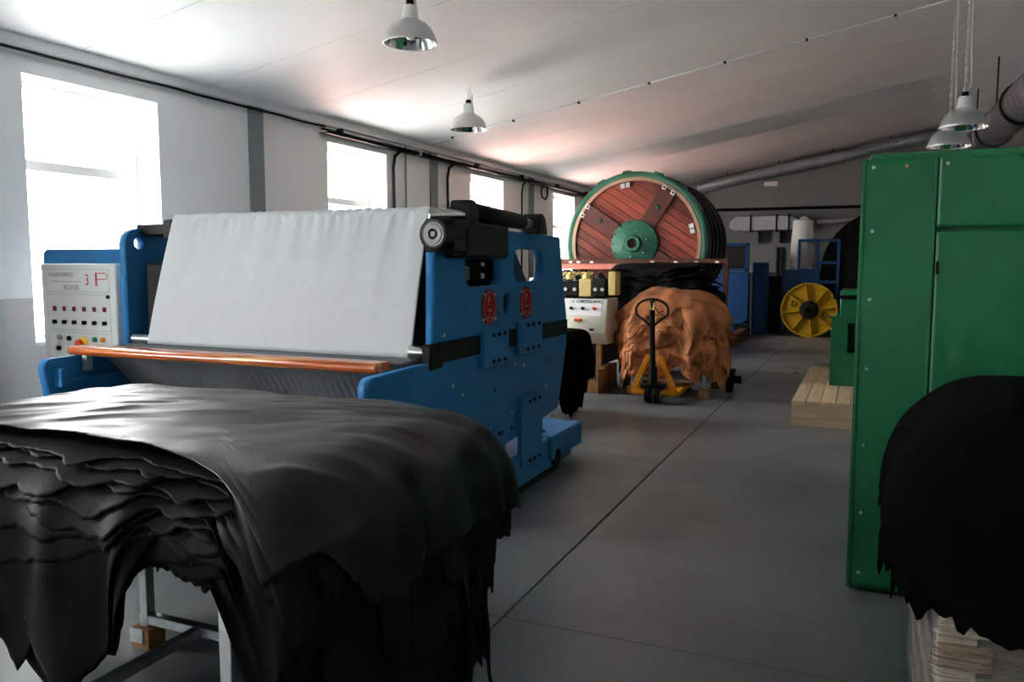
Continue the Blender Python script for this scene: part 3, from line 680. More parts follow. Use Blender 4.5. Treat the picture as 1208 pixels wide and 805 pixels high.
# green guard housing behind, on the platform
gh = thing('guard_housing', 'dark green machine guard standing on the wooden platform behind the cabinet', 'machine', (.1, 10.0, .25))
lg = B(); lg.box(-.33, .6, 9.62, 10.6, .252, .62); lg.box(-.33, .6, 9.62, 10.6, .95, 1.0); lg.box(-.33, -.16, 9.62, 10.6, .62, .95); lg.box(-.16, .6, 10.3, 10.6, .62, .95); lg.build('lower_guard', M_cab, gh)
B().box(-.25, .6, 9.75, 10.6, 1.0, 1.30).build('upper_guard', M_cab, gh, bevel=.01)
B().cyl((.0, 9.9, .62), (.0, 9.9, .95), .07, n=16).build('drive_shaft', M_grime, gh)
B().box(-.36, .6, 9.6, 9.7, 1.0, 1.02).build('guard_lip', M_cab, gh)
B().cyl((-.32, 9.66, 1.23), (.5, 9.66, 1.23), .022, n=12).build('handle_bar', M_blk, gh)
B().box(.0, .6, 9.9, 10.6, 1.3, 2.15).build('hood', M_cab, gh, bevel=.01)
# wooden platform
pf = thing('timber_platform', 'low platform of pale pine planks behind the green cabinet', 'platform', (.2, 9.9, 0))
for i in range(9):
    x0 = -.63 + i * .135
    B().box(x0 + .003, x0 + .132, 8.41, 11.4, .215, .25).build('plank', M_wood, pf, bevel=.003)
B().box(-.625, .58, 8.415, 8.45, .0, .213).build('front_board', M_woodX, pf, bevel=.003)
B().box(-.625, -.59, 8.46, 11.39, .0, .213).build('side_board', M_wood, pf, bevel=.003)
for yy in (9.4, 10.4, 11.3): B().box(-.585, .58, yy, yy + .08, 0, .213).build('joist', M_woodX, pf)

# ================================================================== TANNING DRUM
DX, DZ, DY, DR = -3.80, 1.95, 14.3, 1.27
drum = thing('tanning_drum', 'huge round timber tanning drum with green rim and green hub', 'drum', (DX, DY, 0))
def RY(x, y, z): return Matrix.Translation((x, y, z)) @ Matrix.Rotation(PI / 2, 4, 'X')   # local z -> -Y
F = RY(DX, DY, DZ)
# front head: planks clipped to a circle, running parallel to one cross beam
ANG = -math.radians(33); ca, sa = math.cos(ANG), math.sin(ANG); RH = 1.13
head = B().lathe([(0, -.10), (RH + .02, -.10), (RH + .02, -.055), (0, -.055)], F, 48).build('drum_head', M_blk, drum)
pw = .135; n = int(2 * RH / pw) + 1
for i in range(n):
    v0 = -RH + i * pw + .004; v1 = min(RH, -RH + (i + 1) * pw - .004)
    if v1 <= v0: continue
    def chord(v): return math.sqrt(max(0, RH * RH - v * v))
    K = 4; poly = [(-chord(v0 + (v1 - v0) * k / K), v0 + (v1 - v0) * k / K) for k in range(K + 1)] + [(chord(v1 - (v1 - v0) * k / K), v1 - (v1 - v0) * k / K) for k in range(K + 1)]
    mb = B(); d1 = random.uniform(-.004, .004)
    mb.prism([(a * ca - b_ * sa, a * sa + b_ * ca) for a, b_ in poly], -.06, d1, 'Z', F)
    o = mb.build('plank', M_drumw, head, smooth=False, world=False)
    # own local frame so that the grain runs along the plank
    R_ = Matrix.Rotation(-ANG, 4, 'Y').inverted() if False else Matrix.Rotation(-ANG, 4, 'Y')
    base_ = Vector((DX, DY, DZ)); 
    for v in o.data.vertices: v.co = R_.inverted() @ (v.co - base_)
    o.rotation_euler = (0, -ANG, 0); o.location = base_ - wloc(head)
# cross beams
for ang, seg in ((ANG, ((-1.10, -.42), (.42, 1.10))), (ANG + PI / 2, ((-1.10, -.42), (.42, 1.10)))):
    for s0, s1 in seg:
        mb = B(); Mx = F @ Matrix.Rotation(ang, 4, 'Z')
        mb.box(s0, s1, -.145, .145, .006, .05, Mx); o = mb.build('cross_beam', M_drumb, drum, bevel=.006)
        c_ = (s0 + s1) / 2
        bm_ = B(); bm_.lathe([(0, .075), (.03, .07), (.04, .05)], Mx @ Matrix.Translation((c_, 0, 0)), 14); bm_.build('beam_bolt', M_grnp, o)
        e_ = s1 if s1 > 0 else s0
        for w_ in (-.09, .09):
            cl_ = B(); cl_.box(e_ - .04, e_ + .04, w_ - .04, w_ + .04, .05, .075, Mx); cl_.build('clip', M_white, drum, bevel=.004)
            B().cyl(Mx @ Vector((e_, w_, .075)), Mx @ Vector((e_, w_, .09)), .02, n=10).build('clip_bolt', M_blk, drum)
for ang in (math.radians(100), math.radians(14)):       # side clips on the ring
    for da in (-.045, .045):
        Mx = F @ Matrix.Rotation(ang + da, 4, 'Z')
        B().box(1.00, 1.09, -.04, .04, .0, .06, Mx).build('clip', M_galv, drum, bevel=.004)
B().lathe([(1.115, -.02), (1.175, -.02), (1.175, .05), (1.115, .05)], F, 72, True).build('timber_ring', M_tanring, drum)
B().lathe([(1.18, -.16), (DR, -.16), (DR, .04), (1.23, .05), (1.18, .035)], F, 80, True).build('rim', M_grnp, drum)
for a in (72, 98, 120, 50, 30): 
    Mx = F @ Matrix.Rotation(math.radians(a), 4, 'Z')
    B().box(DR - .01, DR + .035, -.07, .07, -.14, .02, Mx).build('rim_joint', M_grnp, drum, bevel=.006)
B().lathe([(1.245, -.40), (DR, -.40), (DR, -.30), (1.245, -.30)], F, 64, True).build('rear_rim', M_grnp, drum)
B().lathe([(1.20, -2.2), (1.20, -.1)], F, 64).build('stave_wall', mat('dark_staves', (0.018, 0.016, 0.015, 1), .6, var=.3), drum)
for y0 in (.62, 1.0, 1.5, 2.0):
    B().lathe([(1.19, -y0 - .09), (DR + .01, -y0 - .09), (DR + .01, -y0), (1.19, -y0)], F, 64, True).build('hoop', M_grime, drum)
    B().lathe([(DR + .010, -y0 - .012), (DR + .018, -y0 - .006), (DR + .010, 0 - y0)], F, 64).build('hoop_bead', mat('dull_bead', (.05, .055, .05, 1), .5, .3), drum)
# hub
hub = B().lathe([(.0, .13), (.19, .125), (.36, .085), (.42, .075), (.425, .05), (.425, .0)], F, 40).build('hub', M_grnp, drum)
B().lathe([(.155, .10), (.15, .22), (.135, .24), (.085, .24), (.08, .15)], F, 30).build('hub_boss', M_grnp, hub)
B().lathe([(0, .16), (.08, .16), (.08, .18), (0, .18)], F, 24).build('shaft', M_rust, hub)
for k in range(14):
    a = 2 * PI * k / 14; Mx = F @ Matrix.Translation((.385 * math.cos(a), .385 * math.sin(a), .075))
    B().cyl(Mx @ Vector((0, 0, 0)), Mx @ Vector((0, 0, .02)), .014, n=8).build('hub_bolt', M_grime, hub)
for k in range(6):
    a = 2 * PI * k / 6 + .3; Mx = F @ Matrix.Translation((.235 * math.cos(a), .235 * math.sin(a), .115))
    B().cyl(Mx @ Vector((0, 0, 0)), Mx @ Vector((0, 0, .022)), .014, n=8).build('hub_bolt', M_galv, hub)
# drum support frame
fr = thing('guard_railing', 'rusty steel guard railing standing across the tanning drum', 'railing', (-3.7, 14.05, 0))
B().box(-2.20, -2.12, 14.0, 14.08, 0, 1.70).build('post', M_rust, fr, bevel=.004)
B().box(-5.30, -5.22, 14.0, 14.08, 0, 1.70).build('post', M_rust, fr, bevel=.004)
rl = B().box(-5.30, -2.12, 13.96, 14.0, 1.60, 1.68).build('rail', M_rust, fr, bevel=.003)
B().box(-5.30, -3.95, 13.99, 14.05, 1.50, 1.60).build('lower_rail', M_rustp, fr, bevel=.003)
for x in (-4.9, -4.75, -4.5, -3.4, -3.0, -2.65, -2.3):
    B().box(x - .03, x + .03, 13.955, 13.962, 1.61, 1.64).build('white_mark', M_white, rl)  # small white plates set along the rail
bb = thing('drum_cradle', 'long dark rust-brown beam on the floor beside the tanning drum', 'beam', (-2.45, 16.4, 0))
B().box(-2.62, -2.30, 14.15, 18.3, 0, .12).build('lower_beam', M_rust, bb, bevel=.006)
B().box(-2.50, -2.32, 14.2, 18.3, .12, .20).build('upper_beam', M_rust, bb, bevel=.006)
B().box(-2.62, -2.28, 14.1, 14.15, 0, .30).build('end_plate', M_blk, bb)
B().box(-2.62, -2.28, 18.3, 18.35, 0, .26).build('end_plate', M_blk, bb)
br = thing('drum_bearing', 'dark pedestal carrying the shaft of the tanning drum', 'pedestal', (-3.8, 14.0, 0))
B().prism([(-4.15, 0), (-3.45, 0), (-3.62, 1.45), (-3.98, 1.45)], 14.09, 14.19, 'Y').build('pedestal', M_blk, br, bevel=.01)
B().box(-4.3, -3.3, 14.08, 14.22, 0, .06).build('foot_plate', M_blk, br)
ro = thing('drum_roller', 'small dark guide roller at the lower edge of the tanning drum', 'roller', (-5.02, 14.0, 1.0))
B().lathe([(.02, 0), (.13, 0), (.13, .08), (.09, .09), (.03, .10), (.03, .12), (0, .12)], RY(-5.0, 14.1, 1.36), 20).build('wheel', M_blk, ro)
B().box(-5.06, -4.94, 14.1, 14.16, 0, 1.36).build('stand', M_blk, ro)

# ================================================================== BEIGE CONTROL MACHINE
cg = thing('embossing_machine', 'beige control box machine with brass and black valve blocks', 'machine', (-3.5, 9.8, 0))
GY = 9.55
# sloping control box, tilted back at the top
A = Matrix.Translation((-3.35, GY, 1.165)) @ Matrix.Rotation(math.radians(-18), 4, 'X')
bx = B(); bx.prism([(GY + .10, 1.165), (GY + .55, 1.165), (GY + .55, .60), (GY + .12, .60), (GY, .745)], -3.95, -2.90, 'X').build('control_box', M_beige, cg, bevel=.01)
# front plane runs from (GY, .745) up to (GY+.10, 1.165)
tilt = math.atan2(.10, .42); RF = Matrix.Rotation(-tilt, 4, 'X')
def fp(x, s, d=0): # point on the sloping front, s metres up from its foot
    return Vector((x, GY + s * math.sin(tilt) - d * math.cos(tilt), .745 + s * math.cos(tilt) + d * math.sin(tilt)))
MF = Matrix.Translation(fp(-3.2, .2)) @ RF @ MY
def fbox(name, x0, x1, s0, s1, d0, d1, m_):
    vs = [fp(x, s, d) for x in (x0, x1) for s in (s0, s1) for d in (d0, d1)]
    return B().add(vs, [(0, 1, 3, 2), (4, 6, 7, 5), (0, 4, 5, 1), (2, 3, 7, 6), (0, 2, 6, 4), (1, 5, 7, 3)]).build(name, m_, cg)
fbox('label_panel', -3.90, -2.97, .215, .425, 0, .004, M_white)
text('box_lettering', 'CARTIGLIANO', .052, Matrix.Translation(fp(-3.30, .378, .006)) @ RF @ MY, M_blkprint, cg, sx=1.0, offset=.0015)
text('box_lettering', 'off.', .034, Matrix.Translation(fp(-3.365, .383, .006)) @ RF @ MY, M_blkprint, cg, sx=.9)
for x, m_ in ((-3.36, M_blk), (-3.21, M_blk), (-3.06, M_estop)):
    B().cyl(fp(x, .305), fp(x, .305, .03), .02, n=12).build('knob', m_, cg)
fbox('red_switch', -3.30, -3.22, .14, .175, 0, .04, M_estop)
B().cyl(fp(-3.245, .15), fp(-3.235, .14, .05), .016, n=10).build('switch_lever', M_amb, cg)
fbox('key_switch', -3.10, -3.05, .03, .055, 0, .02, M_blk)
B().tube([(-3.30, GY + .05, .70), (-3.24, GY + .02, .66), (-3.18, GY + .03, .70), (-3.10, GY + .04, .66)], .012, 8).build('cable_gland', M_blk, cg)
# blocks above the box
for x0, x1, z0, z1, m_ in ((-3.95, -3.50, 1.19, 1.42, M_panel), (-3.50, -3.28, 1.20, 1.38, M_grime), (-3.28, -3.11, 1.19, 1.41, M_brass), (-3.11, -2.93, 1.20, 1.42, M_grime), (-2.90, -2.80, 1.21, 1.50, M_brass)):
    B().box(x0 + .004, x1 - .004, GY + .10, GY + .32, z0, z1).build('valve_block', m_, cg, bevel=.01)
for x in (-3.42, -3.2, -3.03):
    c_ = B(); c_.cyl((x, GY + .2, 1.40), (x, GY + .2, 1.46), .06, n=18); c_.cyl((x, GY + .2, 1.46), (x, GY + .2, 1.49), .035, n=14); c_.build('valve_cap', M_brass if x < -3.1 else M_grime, cg, bevel=.006)
for x in (-3.45, -3.33, -3.06, -2.97):
    B().cyl((x, GY + .10, 1.28), (x, GY + .085, 1.28), .022, n=12).build('socket_bolt', M_galv, cg)
hx = [(-3.95 + .02 * k, GY + .34 + .012 * math.sin(k * 2.1), 1.47 + .012 * math.cos(k * 2.1)) for k in range(40)]
B().tube(hx, .02, 6).build('ribbed_hose', M_brass, cg)
B().box(-3.9, -3.02, GY + .30, GY + 1.3, .32, .60).build('machine_bed', M_grime, cg, bevel=.01)
B().box(-3.05, -2.985, GY + .12, GY + .20, .33, .60).build('wooden_prop', M_wblk, cg, bevel=.003)
B().box(-3.12, -2.92, GY + .06, GY + .30, .295, .325).build('prop_board', M_wblk, cg, bevel=.003)
B().box(-3.9, -3.6, GY + .15, GY + 1.3, 0, .32).build('support_leg', M_grime, cg)
B().box(-3.26, -2.97, GY - .02, GY + .8, 0, .295).build('wooden_block', M_wblk, cg, bevel=.006)
B().box(-3.9, -3.02, GY + .35, GY + 1.2, 1.1, 1.35).build('upper_frame', M_grime, cg, bevel=.01)

# ================================================================== TAN HIDES, PALLET TRUCK
th = thing('hide_rack', 'pale tube rack on wooden feet under the tan hides', 'rack', (-2.25, 10.1, 0))
for lx, ly in ((-2.60, 9.74), (-1.72, 9.74), (-2.60, 10.52), (-1.72, 10.52)):
    B().box(lx - .022, lx + .022, ly - .022, ly + .022, .10, .72).build('leg', M_galv, th, bevel=.003)
    B().box(lx - .06, lx + .06, ly - .05, ly + .05, 0, .10).build('foot_block', M_wblk, th, bevel=.004)
for k in range(5):
    yy = 9.72 + k * .19
    B().box(-2.62, -1.70, yy, yy + .045, .17, .21).build('slat', M_galv, th, bevel=.003)
for x in (-2.62, -1.74): B().box(x, x + .04, 9.72, 10.54, .13, .17).build('rail', M_galv, th)
B().box(-2.62, -1.70, 9.72, 10.54, .70, .73).build('deck', M_woodX, th)
TC = (-2.16, 10.13)
for k in range(22):
    r = random.Random(700 + k)
    sh = 1 - k / 26
    def tlim(px, lf=k * .0235, p_=r.uniform(0, 40)):
        n_ = .10 * noise.noise((px * 3 + p_, 0, 0)) + .05 * noise.noise((px * 9 + p_, 1, 0))
        return .93 - .013 * (lf / .0235) + n_ * 2.0 + (.14 if .18 < px < .42 else 0)
    kw = dict(size=(.60 + .26 * sh + r.uniform(-.10, .08), .74 + .36 * sh + r.uniform(-.12, .07)), off=(r.uniform(-.08, .08) + (-.1 if k % 3 == 0 else .04), r.uniform(-.10, .06) - .02), rot=r.uniform(0, 6.28), fold=.065, ffreq=18,
              jag=.22, lobe=.16, lobes=r.choice((3, 4, 5, 6)), wr=.004 + .0027 * k, dome=.06, curl=.02, nth=170, ns=32, flim=tlim)
    hide('tan_hide', M_tan, 'topmost crumpled tan hide on the pale tube rack' if k == 21 else 'crumpled tan hide with ragged edge piled on the pale tube rack', 'tan hides on the rack', 740 + k,
         c=TC, half=(.50, .46), R=.08 + .011 * k, z0=.745, lift=k * .0235, lo=.25, phimax=1.48, ps=74, zt=1.26, **kw)
pj = thing('pallet_truck', 'yellow hand pallet truck with black loop handle, parked at the tan hides', 'pallet truck', (-2.2, 9.2, 0))
JX, JY = -2.20, 9.15
hd = []
for i in range(24):
    a = -PI / 2 + 2 * PI * i / 24
    w_ = .185 * math.cos(a); h_ = math.sin(a)
    hd.append((JX + w_ * (1 if h_ > -.3 else .9 * (1 + h_) / .7), JY - .10, 1.08 + (.12 * h_ if h_ > 0 else .22 * h_)))
B().tube(hd, .014, 8, True).build('loop_handle', M_rub, pj)
B().box(JX - .02, JX + .03, JY - .125, JY - .10, 1.08, 1.16).build('handle_tag', M_brass, pj)
B().tube([(JX, JY - .10, 1.18), (JX, JY - .08, .85), (JX, JY - .02, .45), (JX, JY, .30)], .032, 10).build('tiller', M_rub, pj)
B().tube([(JX + .02, JY - .10, 1.12), (JX + .08, JY - .11, 1.05), (JX + .13, JY - .10, 1.07)], .007, 6).build('release_lever', M_rub, pj)
B().cyl((JX, JY, .20), (JX, JY, .42), .05, n=16).build('pump', M_blk, pj)
for s in (-1, 1):
    B().prism([(JX + s * .04, .55), (JX + s * .09, .55), (JX + s * .26, .17), (JX + s * .26, .10), (JX + s * .04, .10), (JX + s * .04, .14), (JX + s * .19, .16)], JY + .02, JY + .07, 'Y').build('frame_side', M_jack, pj, bevel=.004)
    B().box(JX + s * .19 - .08, JX + s * .19 + .08, JY + .08, JY + 1.15, .075, .125).build('fork', M_jack, pj, bevel=.008)
    w_ = B(); w_.cyl((JX + s * .02, JY, .095), (JX + s * .085, JY, .095), .095, n=24); wo = w_.build('steer_wheel', M_rub, pj, bevel=.008)
    B().cyl((JX + s * .015, JY, .095), (JX + s * .09, JY, .095), .04, n=14).build('wheel_hub', M_galv, wo)
    B().cyl((JX + s * .15, JY + 1.05, .045), (JX + s * .23, JY + 1.05, .045), .042, n=16).build('load_wheel', M_rub, pj)
B().box(JX - .26, JX + .26, JY + .06, JY + .12, .10, .16).build('cross_plate', M_jack, pj, bevel=.004)
B().box(JX - .14, JX + .14, JY - .05, JY + .08, .17, .22).build('axle_block', M_blk, pj, bevel=.006)
ct = thing('castor_unit', 'small dark castor frame on the floor right of the tan hides', 'castor', (-1.48, 10.25, 0))
B().cyl((-1.54, 10.25, .09), (-1.46, 10.25, .09), .09, n=20).build('wheel', M_rub, ct, bevel=.008)
B().box(-1.56, -1.44, 10.2, 10.34, .12, .30).build('fork', M_grime, ct, bevel=.01)
B().cyl((-1.45, 10.25, .17), (-1.36, 10.25, .17), .05, n=14).build('brake_hub', M_blk, ct)

# black hides stacked behind the tan ones
bt = thing('hide_table', 'dark steel table carrying the black hides in front of the tanning drum', 'table', (-2.6, 12.0, 0))
for lx in (-3.25, -2.07):
    for ly in (11.54, 12.46): B().box(lx - .03, lx + .03, ly - .03, ly + .03, 0, .80).build('leg', M_blk, bt)
B().box(-3.30, -2.02, 11.49, 12.51, .80, .84).build('table_top', M_blk, bt)
for k in range(12):
    r = random.Random(900 + k)
    hide('folded_hide', M_hidem, 'uppermost black hide on the dark table in front of the tanning drum' if k == 11 else 'black hide in the stack on the dark table in front of the tanning drum', 'black hides in front of the drum', 920 + k,
         zt=1.62, c=(-2.66, 12.0), half=(.68, .55), R=.06, z0=.862, ps=91, lift=k * .066, lo=.12, size=(1.02 + r.uniform(-.12, .1) - .028 * k, .82 + r.uniform(-.08, .05) - .01 * k), off=(r.uniform(-.05, .05) - .015 * k, 0), rot=r.uniform(-.1, .1),
         fold=.03, jag=.08, lobe=.1, wr=.004 + .0014 * k, dome=.02, curl=.008, nth=110, ns=24)
# hides hanging behind the blue machine
ht = thing('rail_trestle', 'low pale tube trestle on wooden blocks behind the blue machine', 'trestle', (-3.4, 7.8, 0))
for x, y_ in ((-2.90, 8.34), (-2.90, 7.1), (-4.06, 8.34), (-4.06, 7.1)):
    B().box(x - .06, x + .06, y_ - .05, y_ + .05, 0, .13).build('foot_block', M_wblk, ht, bevel=.004)
    B().box(x - .022, x + .022, y_ - .022, y_ + .022, .13, .80).build('leg', M_galv, ht)
for x in (-2.93, -4.09): B().box(x, x + .06, 7.05, 8.5, .132, .175).build('rail', M_galv, ht, bevel=.003)
for y_ in (7.1, 8.34): B().box(-4.1, -2.93, y_ - .02, y_ + .02, .135, .172).build('cross_rail', M_galv, ht)
B().box(-4.09, -2.80, 7.06, 8.38, .80, .83).build('deck', M_woodX, ht)
for k in range(5):
    r = random.Random(1000 + k)
    hide('hanging_hide', M_suede, 'black hide draped over the low trestle behind the blue machine', 'black hides behind the blue machine', 1010 + k,
         ps=101, c=(-3.45, 7.72), half=(.70, .72), R=.06, z0=.84, lift=k * .012, size=(1.22 + r.uniform(-.1, .06), 1.02 + r.uniform(-.1, .1)), off=(.03, 0), rot=r.uniform(-.1, .1), fold=.04, ffreq=15, jag=.16, lobe=.16, wr=.006, dome=.02, curl=.01, zt=.91, nth=160, ns=30)

# ================================================================== LAMPS
def make_lamp(label, loc, ztop):
    x, y, z = loc       # z = rim height
    L_ = thing('bell_lamp', label, 'lamp', (x, y, z), 'bell lamps on the ceiling')
    T_ = Matrix.Translation((x, y, z)); R = .212
    prof = [(R, 0), (R, .008), (R - .008, .03), (R - .022, .075), (R - .048, .12), (R - .09, .158), (R - .135, .178), (.072, .184)]
    B().lathe(prof, T_, 40).build('shade', M_alu, L_)
    B().lathe([(R - .004, .002), (R - .012, .03), (R - .027, .073), (R - .052, .116), (R - .094, .152), (R - .14, .17), (.05, .176)], T_, 40).build('reflector', M_mirror, L_)
    B().lathe([(R - .005, 0), (R + .005, 0), (R + .005, .012), (R - .005, .012)], T_, 40, True).build('rim', M_alu, L_)
    B().lathe([(.072, .18), (.066, .20), (.056, .285), (.05, .292), (0, .292)], T_, 24).build('neck', M_white, L_)
    B().lathe([(0, .34), (.03, .335), (.032, .29)], T_, 16).build('cap', M_blk, L_)
    b_ = B(); b_.lathe([(0, .03), (.028, .04), (.045, .075), (.04, .12), (.02, .17), (0, .175)], T_, 18); b_.build('bulb', mat('frosted_bulb', (.7, .72, .7, 1), .25), L_)
    n = int((ztop - z - .34) / .045); hook = B()
    for k in range(n):
        zc = z + .36 + k * .045; a = (k % 2) * PI / 2
        hook.tube([(x + .011 * math.cos(t_) * math.cos(a), y + .011 * math.cos(t_) * math.sin(a), zc + .026 * math.sin(t_)) for t_ in [2 * PI * i / 8 for i in range(8)]], .003, 4, True)
    hook.build('chain', M_galv, L_)
    B().tube([(x + .01, y, z + .33), (x + .05, y + .01, z + .40), (x + .035, y + .02, (z + ztop) / 2), (x + .02, y, ztop)], .005, 6).build('cord', M_white, L_)
    return L_
for lab, loc in (('bell-shaped metal lamp above the blue staking machine', (-3.36, 5.74, 3.32)), ('bell-shaped metal lamp hanging near the window wall, by the ceiling seam', (-4.28, 8.61, 3.14)),
                 ('bell-shaped metal lamp on a long chain above the green cabinet, the higher of two', (.80, 8.97, 2.885)), ('bell-shaped metal lamp above the green cabinet, the lower one behind its twin', (.755, 9.9, 2.83))):
    make_lamp(lab, loc, ceil_z(loc[0]))
# conduit with clips on the ceiling seam
cd = thing('ceiling_conduit', 'thin conduit clipped along a ceiling seam above the tan hides', 'conduit', (-3, 10.55, 3.9))
B().tube([(x, 10.55, ceil_z(x) - .012) for x in (-5.9, -4, -2, 0, 2, 4)], .008, 6).build('pipe', M_white, cd)
for k in range(10):
    x = -5.5 + k * .95; B().box(x - .015, x + .015, 10.53, 10.57, ceil_z(x) - .028, ceil_z(x) - .002).build('clip', M_grime, cd)

# ================================================================== CABLES ON THE WINDOW WALL
c1 = B().tube([(WX + .05, y_, 3.215 + .012 * noise.noise((y_ * 2, 0, 0))) for y_ in [Y0 + .1 + .15 * k for k in range(112)]], .014, 6).build('wall_cable', M_rub)
tag(c1, 'thin black cable strung along the window wall under the ceiling', 'cable')
c2 = thing('cable_bundle', 'thick black cable bundle clipped high along the window wall', 'cable bundle', (WX + .06, 8.1, 3.18))
for k in range(7):
    dy, dz = random.uniform(-.02, .02), random.uniform(-.028, .028)
    B().tube([(WX + .075 + dy + .01 * noise.noise((y_, k, 0)), y_, 3.178 + dz + .012 * noise.noise((y_ * 1.5, k * 3, 1))) for y_ in [8.05 + random.uniform(0, .2) + .3 * i for i in range(42)]], .014, 6).build('cable', M_rub if k else M_galv, c2)
B().box(WX + .002, WX + .11, 8.1, 21.1, 3.135, 3.143).build('tray', M_grime, c2)
for k in range(7):
    yy = 8.4 + k * 1.9; B().box(WX + .032, WX + .12, yy, yy + .03, 3.13, 3.23).build('tray_bracket', M_white if k == 1 else M_grime, c2)
for lab, yy, z1 in (('black cable dropping down the window wall past the second window', 9.68, .3), ('black cable dropping down beside the third window', 11.25, .3), ('thin black cable dropping down by the far grey pillar', 14.2, 1.2)):
    o = B().tube([(WX + .09, yy + .35, 3.15), (WX + .07, yy + .15, 3.135), (WX + .05, yy + .04, 3.06), (WX + .045, yy, 2.9), (WX + .045, yy + .01, 2.2), (WX + .045, yy - .01, z1)], .022 if z1 < 1 else .016, 8).build('drop_cable', M_rub); tag(o, lab, 'cable', 'cables dropping down the window wall')
o = B().tube([(WX + .06, 15.2, 3.15), (WX + .06, 15.15, 3.0), (WX + .06, 15.22, 2.9), (WX + .06, 15.4, 2.88), (WX + .06, 15.5, 2.98), (WX + .06, 15.48, 3.15)], .018, 8).build('cable_loop', M_rub); tag(o, 'small loop of black cable hanging below the cable bundle', 'cable')
o = B().tube([(WX + .02, 10.05, 3.24), (WX + .02, 10.05, 1.4)], .012, 6).build('wall_conduit', M_trim); tag(o, 'thin grey conduit running down the window wall', 'conduit')

# ================================================================== DUCTS AND FAR END
def duct(name, label, pts, r, pitch=.09, m_=None):
    d = thing(name, label, 'duct', pts[0])
    mb = B()
    for a, b_ in zip(pts[:-1], pts[1:]):
        a, b_ = Vector(a), Vector(b_); n = int((b_ - a).length / pitch); D = (b_ - a).normalized(); u = D.orthogonal().normalized()
        Mq = Matrix.Translation(a) @ D.to_track_quat('Z', 'Y').to_matrix().to_4x4(); pr_ = []
        for k in range(n):
            h = k * pitch; pr_ += [(r, h), (r, h + pitch * .8), (r * 1.04, h + pitch * .85), (r * 1.04, h + pitch * .95)]
        pr_ += [(r, (b_ - a).length)]
        mb.lathe(pr_, Mq, 22)
    mb.build('spiral_pipe', m_ or M_galv, d)
    return d
d = duct('spiral_duct', 'galvanised spiral duct following the slope of the ceiling at the far wall', [(-3.9, 20.6, 3.46), (1.5, 20.6, 4.47)], .135)
for x in (-3.2, -2.0, -.8, .4): 
    z = 3.46 + (x + 3.9) * .187; B().cyl((x, 20.6, z + .15), (x, 20.6, ceil_z(x)), .01, n=6).build('hanger', M_blk, d)
d2 = duct('main_duct', 'large dark duct running along the right side under the ceiling', [(1.72, 20.4, 3.75), (1.72, 4.6, 3.45)], .24, .3, mat('dark_galvanised', (.12, .125, .13, 1), .5, .6))
for yy in (8.8, 10.2, 12, 14.5, 17):
    B().lathe([(.245, -.03), (.275, -.03), (.275, .03), (.245, .03)], Matrix.Translation((1.72, yy, 3.45 + (yy - 4.6) * .019)) @ Matrix.Rotation(PI / 2, 4, 'X'), 24, True).build('clamp_ring', M_blk, d2)
    B().cyl((1.72, yy, 3.75), (1.72, yy, ceil_z(1.72)), .012, n=6).build('hanger', M_blk, d2)
bp_ = B().tube([(-5.9, 21.13, 2.94), (3.0, 21.13, 2.94)], .035, 8).build('wall_pipe', M_blk); tag(bp_, 'straight black pipe fixed across the far wall', 'pipe')
rd = thing('rectangular_duct', 'square galvanised duct with black flanges on the far wall', 'duct', (-2.5, 20.9, 2.5))
for x0, x1 in ((-2.98, -2.62), (-2.60, -2.02), (-2.0, -1.72)):
    B().box(x0, x1, 20.6, 21.0, 2.40, 2.74).build('duct_section', M_galv, rd, bevel=.01)
B().prism([(-1.72, 2.40), (-1.72, 2.74), (-1.52, 2.64), (-1.52, 2.50)], 20.62, 20.98, 'Y').build('taper', M_galv, rd)
B().prism([(-2.98, 2.40), (-2.98, 2.74), (-3.12, 2.60), (-3.12, 2.46)], 20.62, 20.98, 'Y').build('taper', M_galv, rd)
for x in (-2.61, -2.01, -1.73):
    B().box(x - .02, x + .02, 20.57, 21.03, 2.37, 2.77).build('flange', M_blk, rd)
for x in (-2.45, -1.95): B().box(x - .015, x + .015, 20.9, 21.19, 2.1, 2.42).build('wall_bracket', M_blk, rd)
sl = thing('filter_sleeve', 'white cloth filter sleeve hanging above the blue cabinet', 'filter', (-1.33, 19.4, 1.45))
vs = []; fs = []; n = 40; mz = 14
for j in range(mz + 1):
    v = j / mz; z = 1.50 + v * 1.05; rr = .235 + .02 * math.sin(v * 5) - (.06 * (1 - v / .12) if v < .12 else 0)
    for i in range(n):
        a = 2 * PI * i / n; r_ = rr + .012 * math.sin(a * 7 + v * 3) * (1 - v)
        vs.append((-1.33 + r_ * math.cos(a), 19.4 + r_ * math.sin(a), z))
for j in range(mz):
    for i in range(n): fs.append((j * n + i, j * n + (i + 1) % n, (j + 1) * n + (i + 1) % n, (j + 1) * n + i))
fs.append(tuple(range(mz * n, mz * n + n)))
B().add(vs, fs).build('sleeve', M_sleeve, sl)
B().lathe([(.185, 0), (.235, 0), (.235, .05), (.19, .06)], Matrix.Translation((-1.33, 19.4, 1.46)), 30).build('collar', M_white, sl)
B().cyl((-1.33, 19.6, 2.56), (-1.33, 20.7, 2.58), .10, n=16).build('inlet_pipe', M_galv, sl)
bc = thing('blue_cabinet', 'blue steel filter cabinet under the white cloth sleeve', 'cabinet', (-1.35, 19.45, 0))
B().box(-1.72, -1.0, 19.15, 19.8, 1.0, 1.46).build('upper_box', M_bluef, bc, bevel=.01)
for x in (-1.72, -1.05): 
    for yy in (19.15, 19.75): B().box(x, x + .05, yy, yy + .05, 0, 1.0).build('leg', M_bluef, bc)
B().box(-1.70, -1.02, 19.2, 19.78, .10, .30).build('lower_box', M_bluef, bc, bevel=.01)
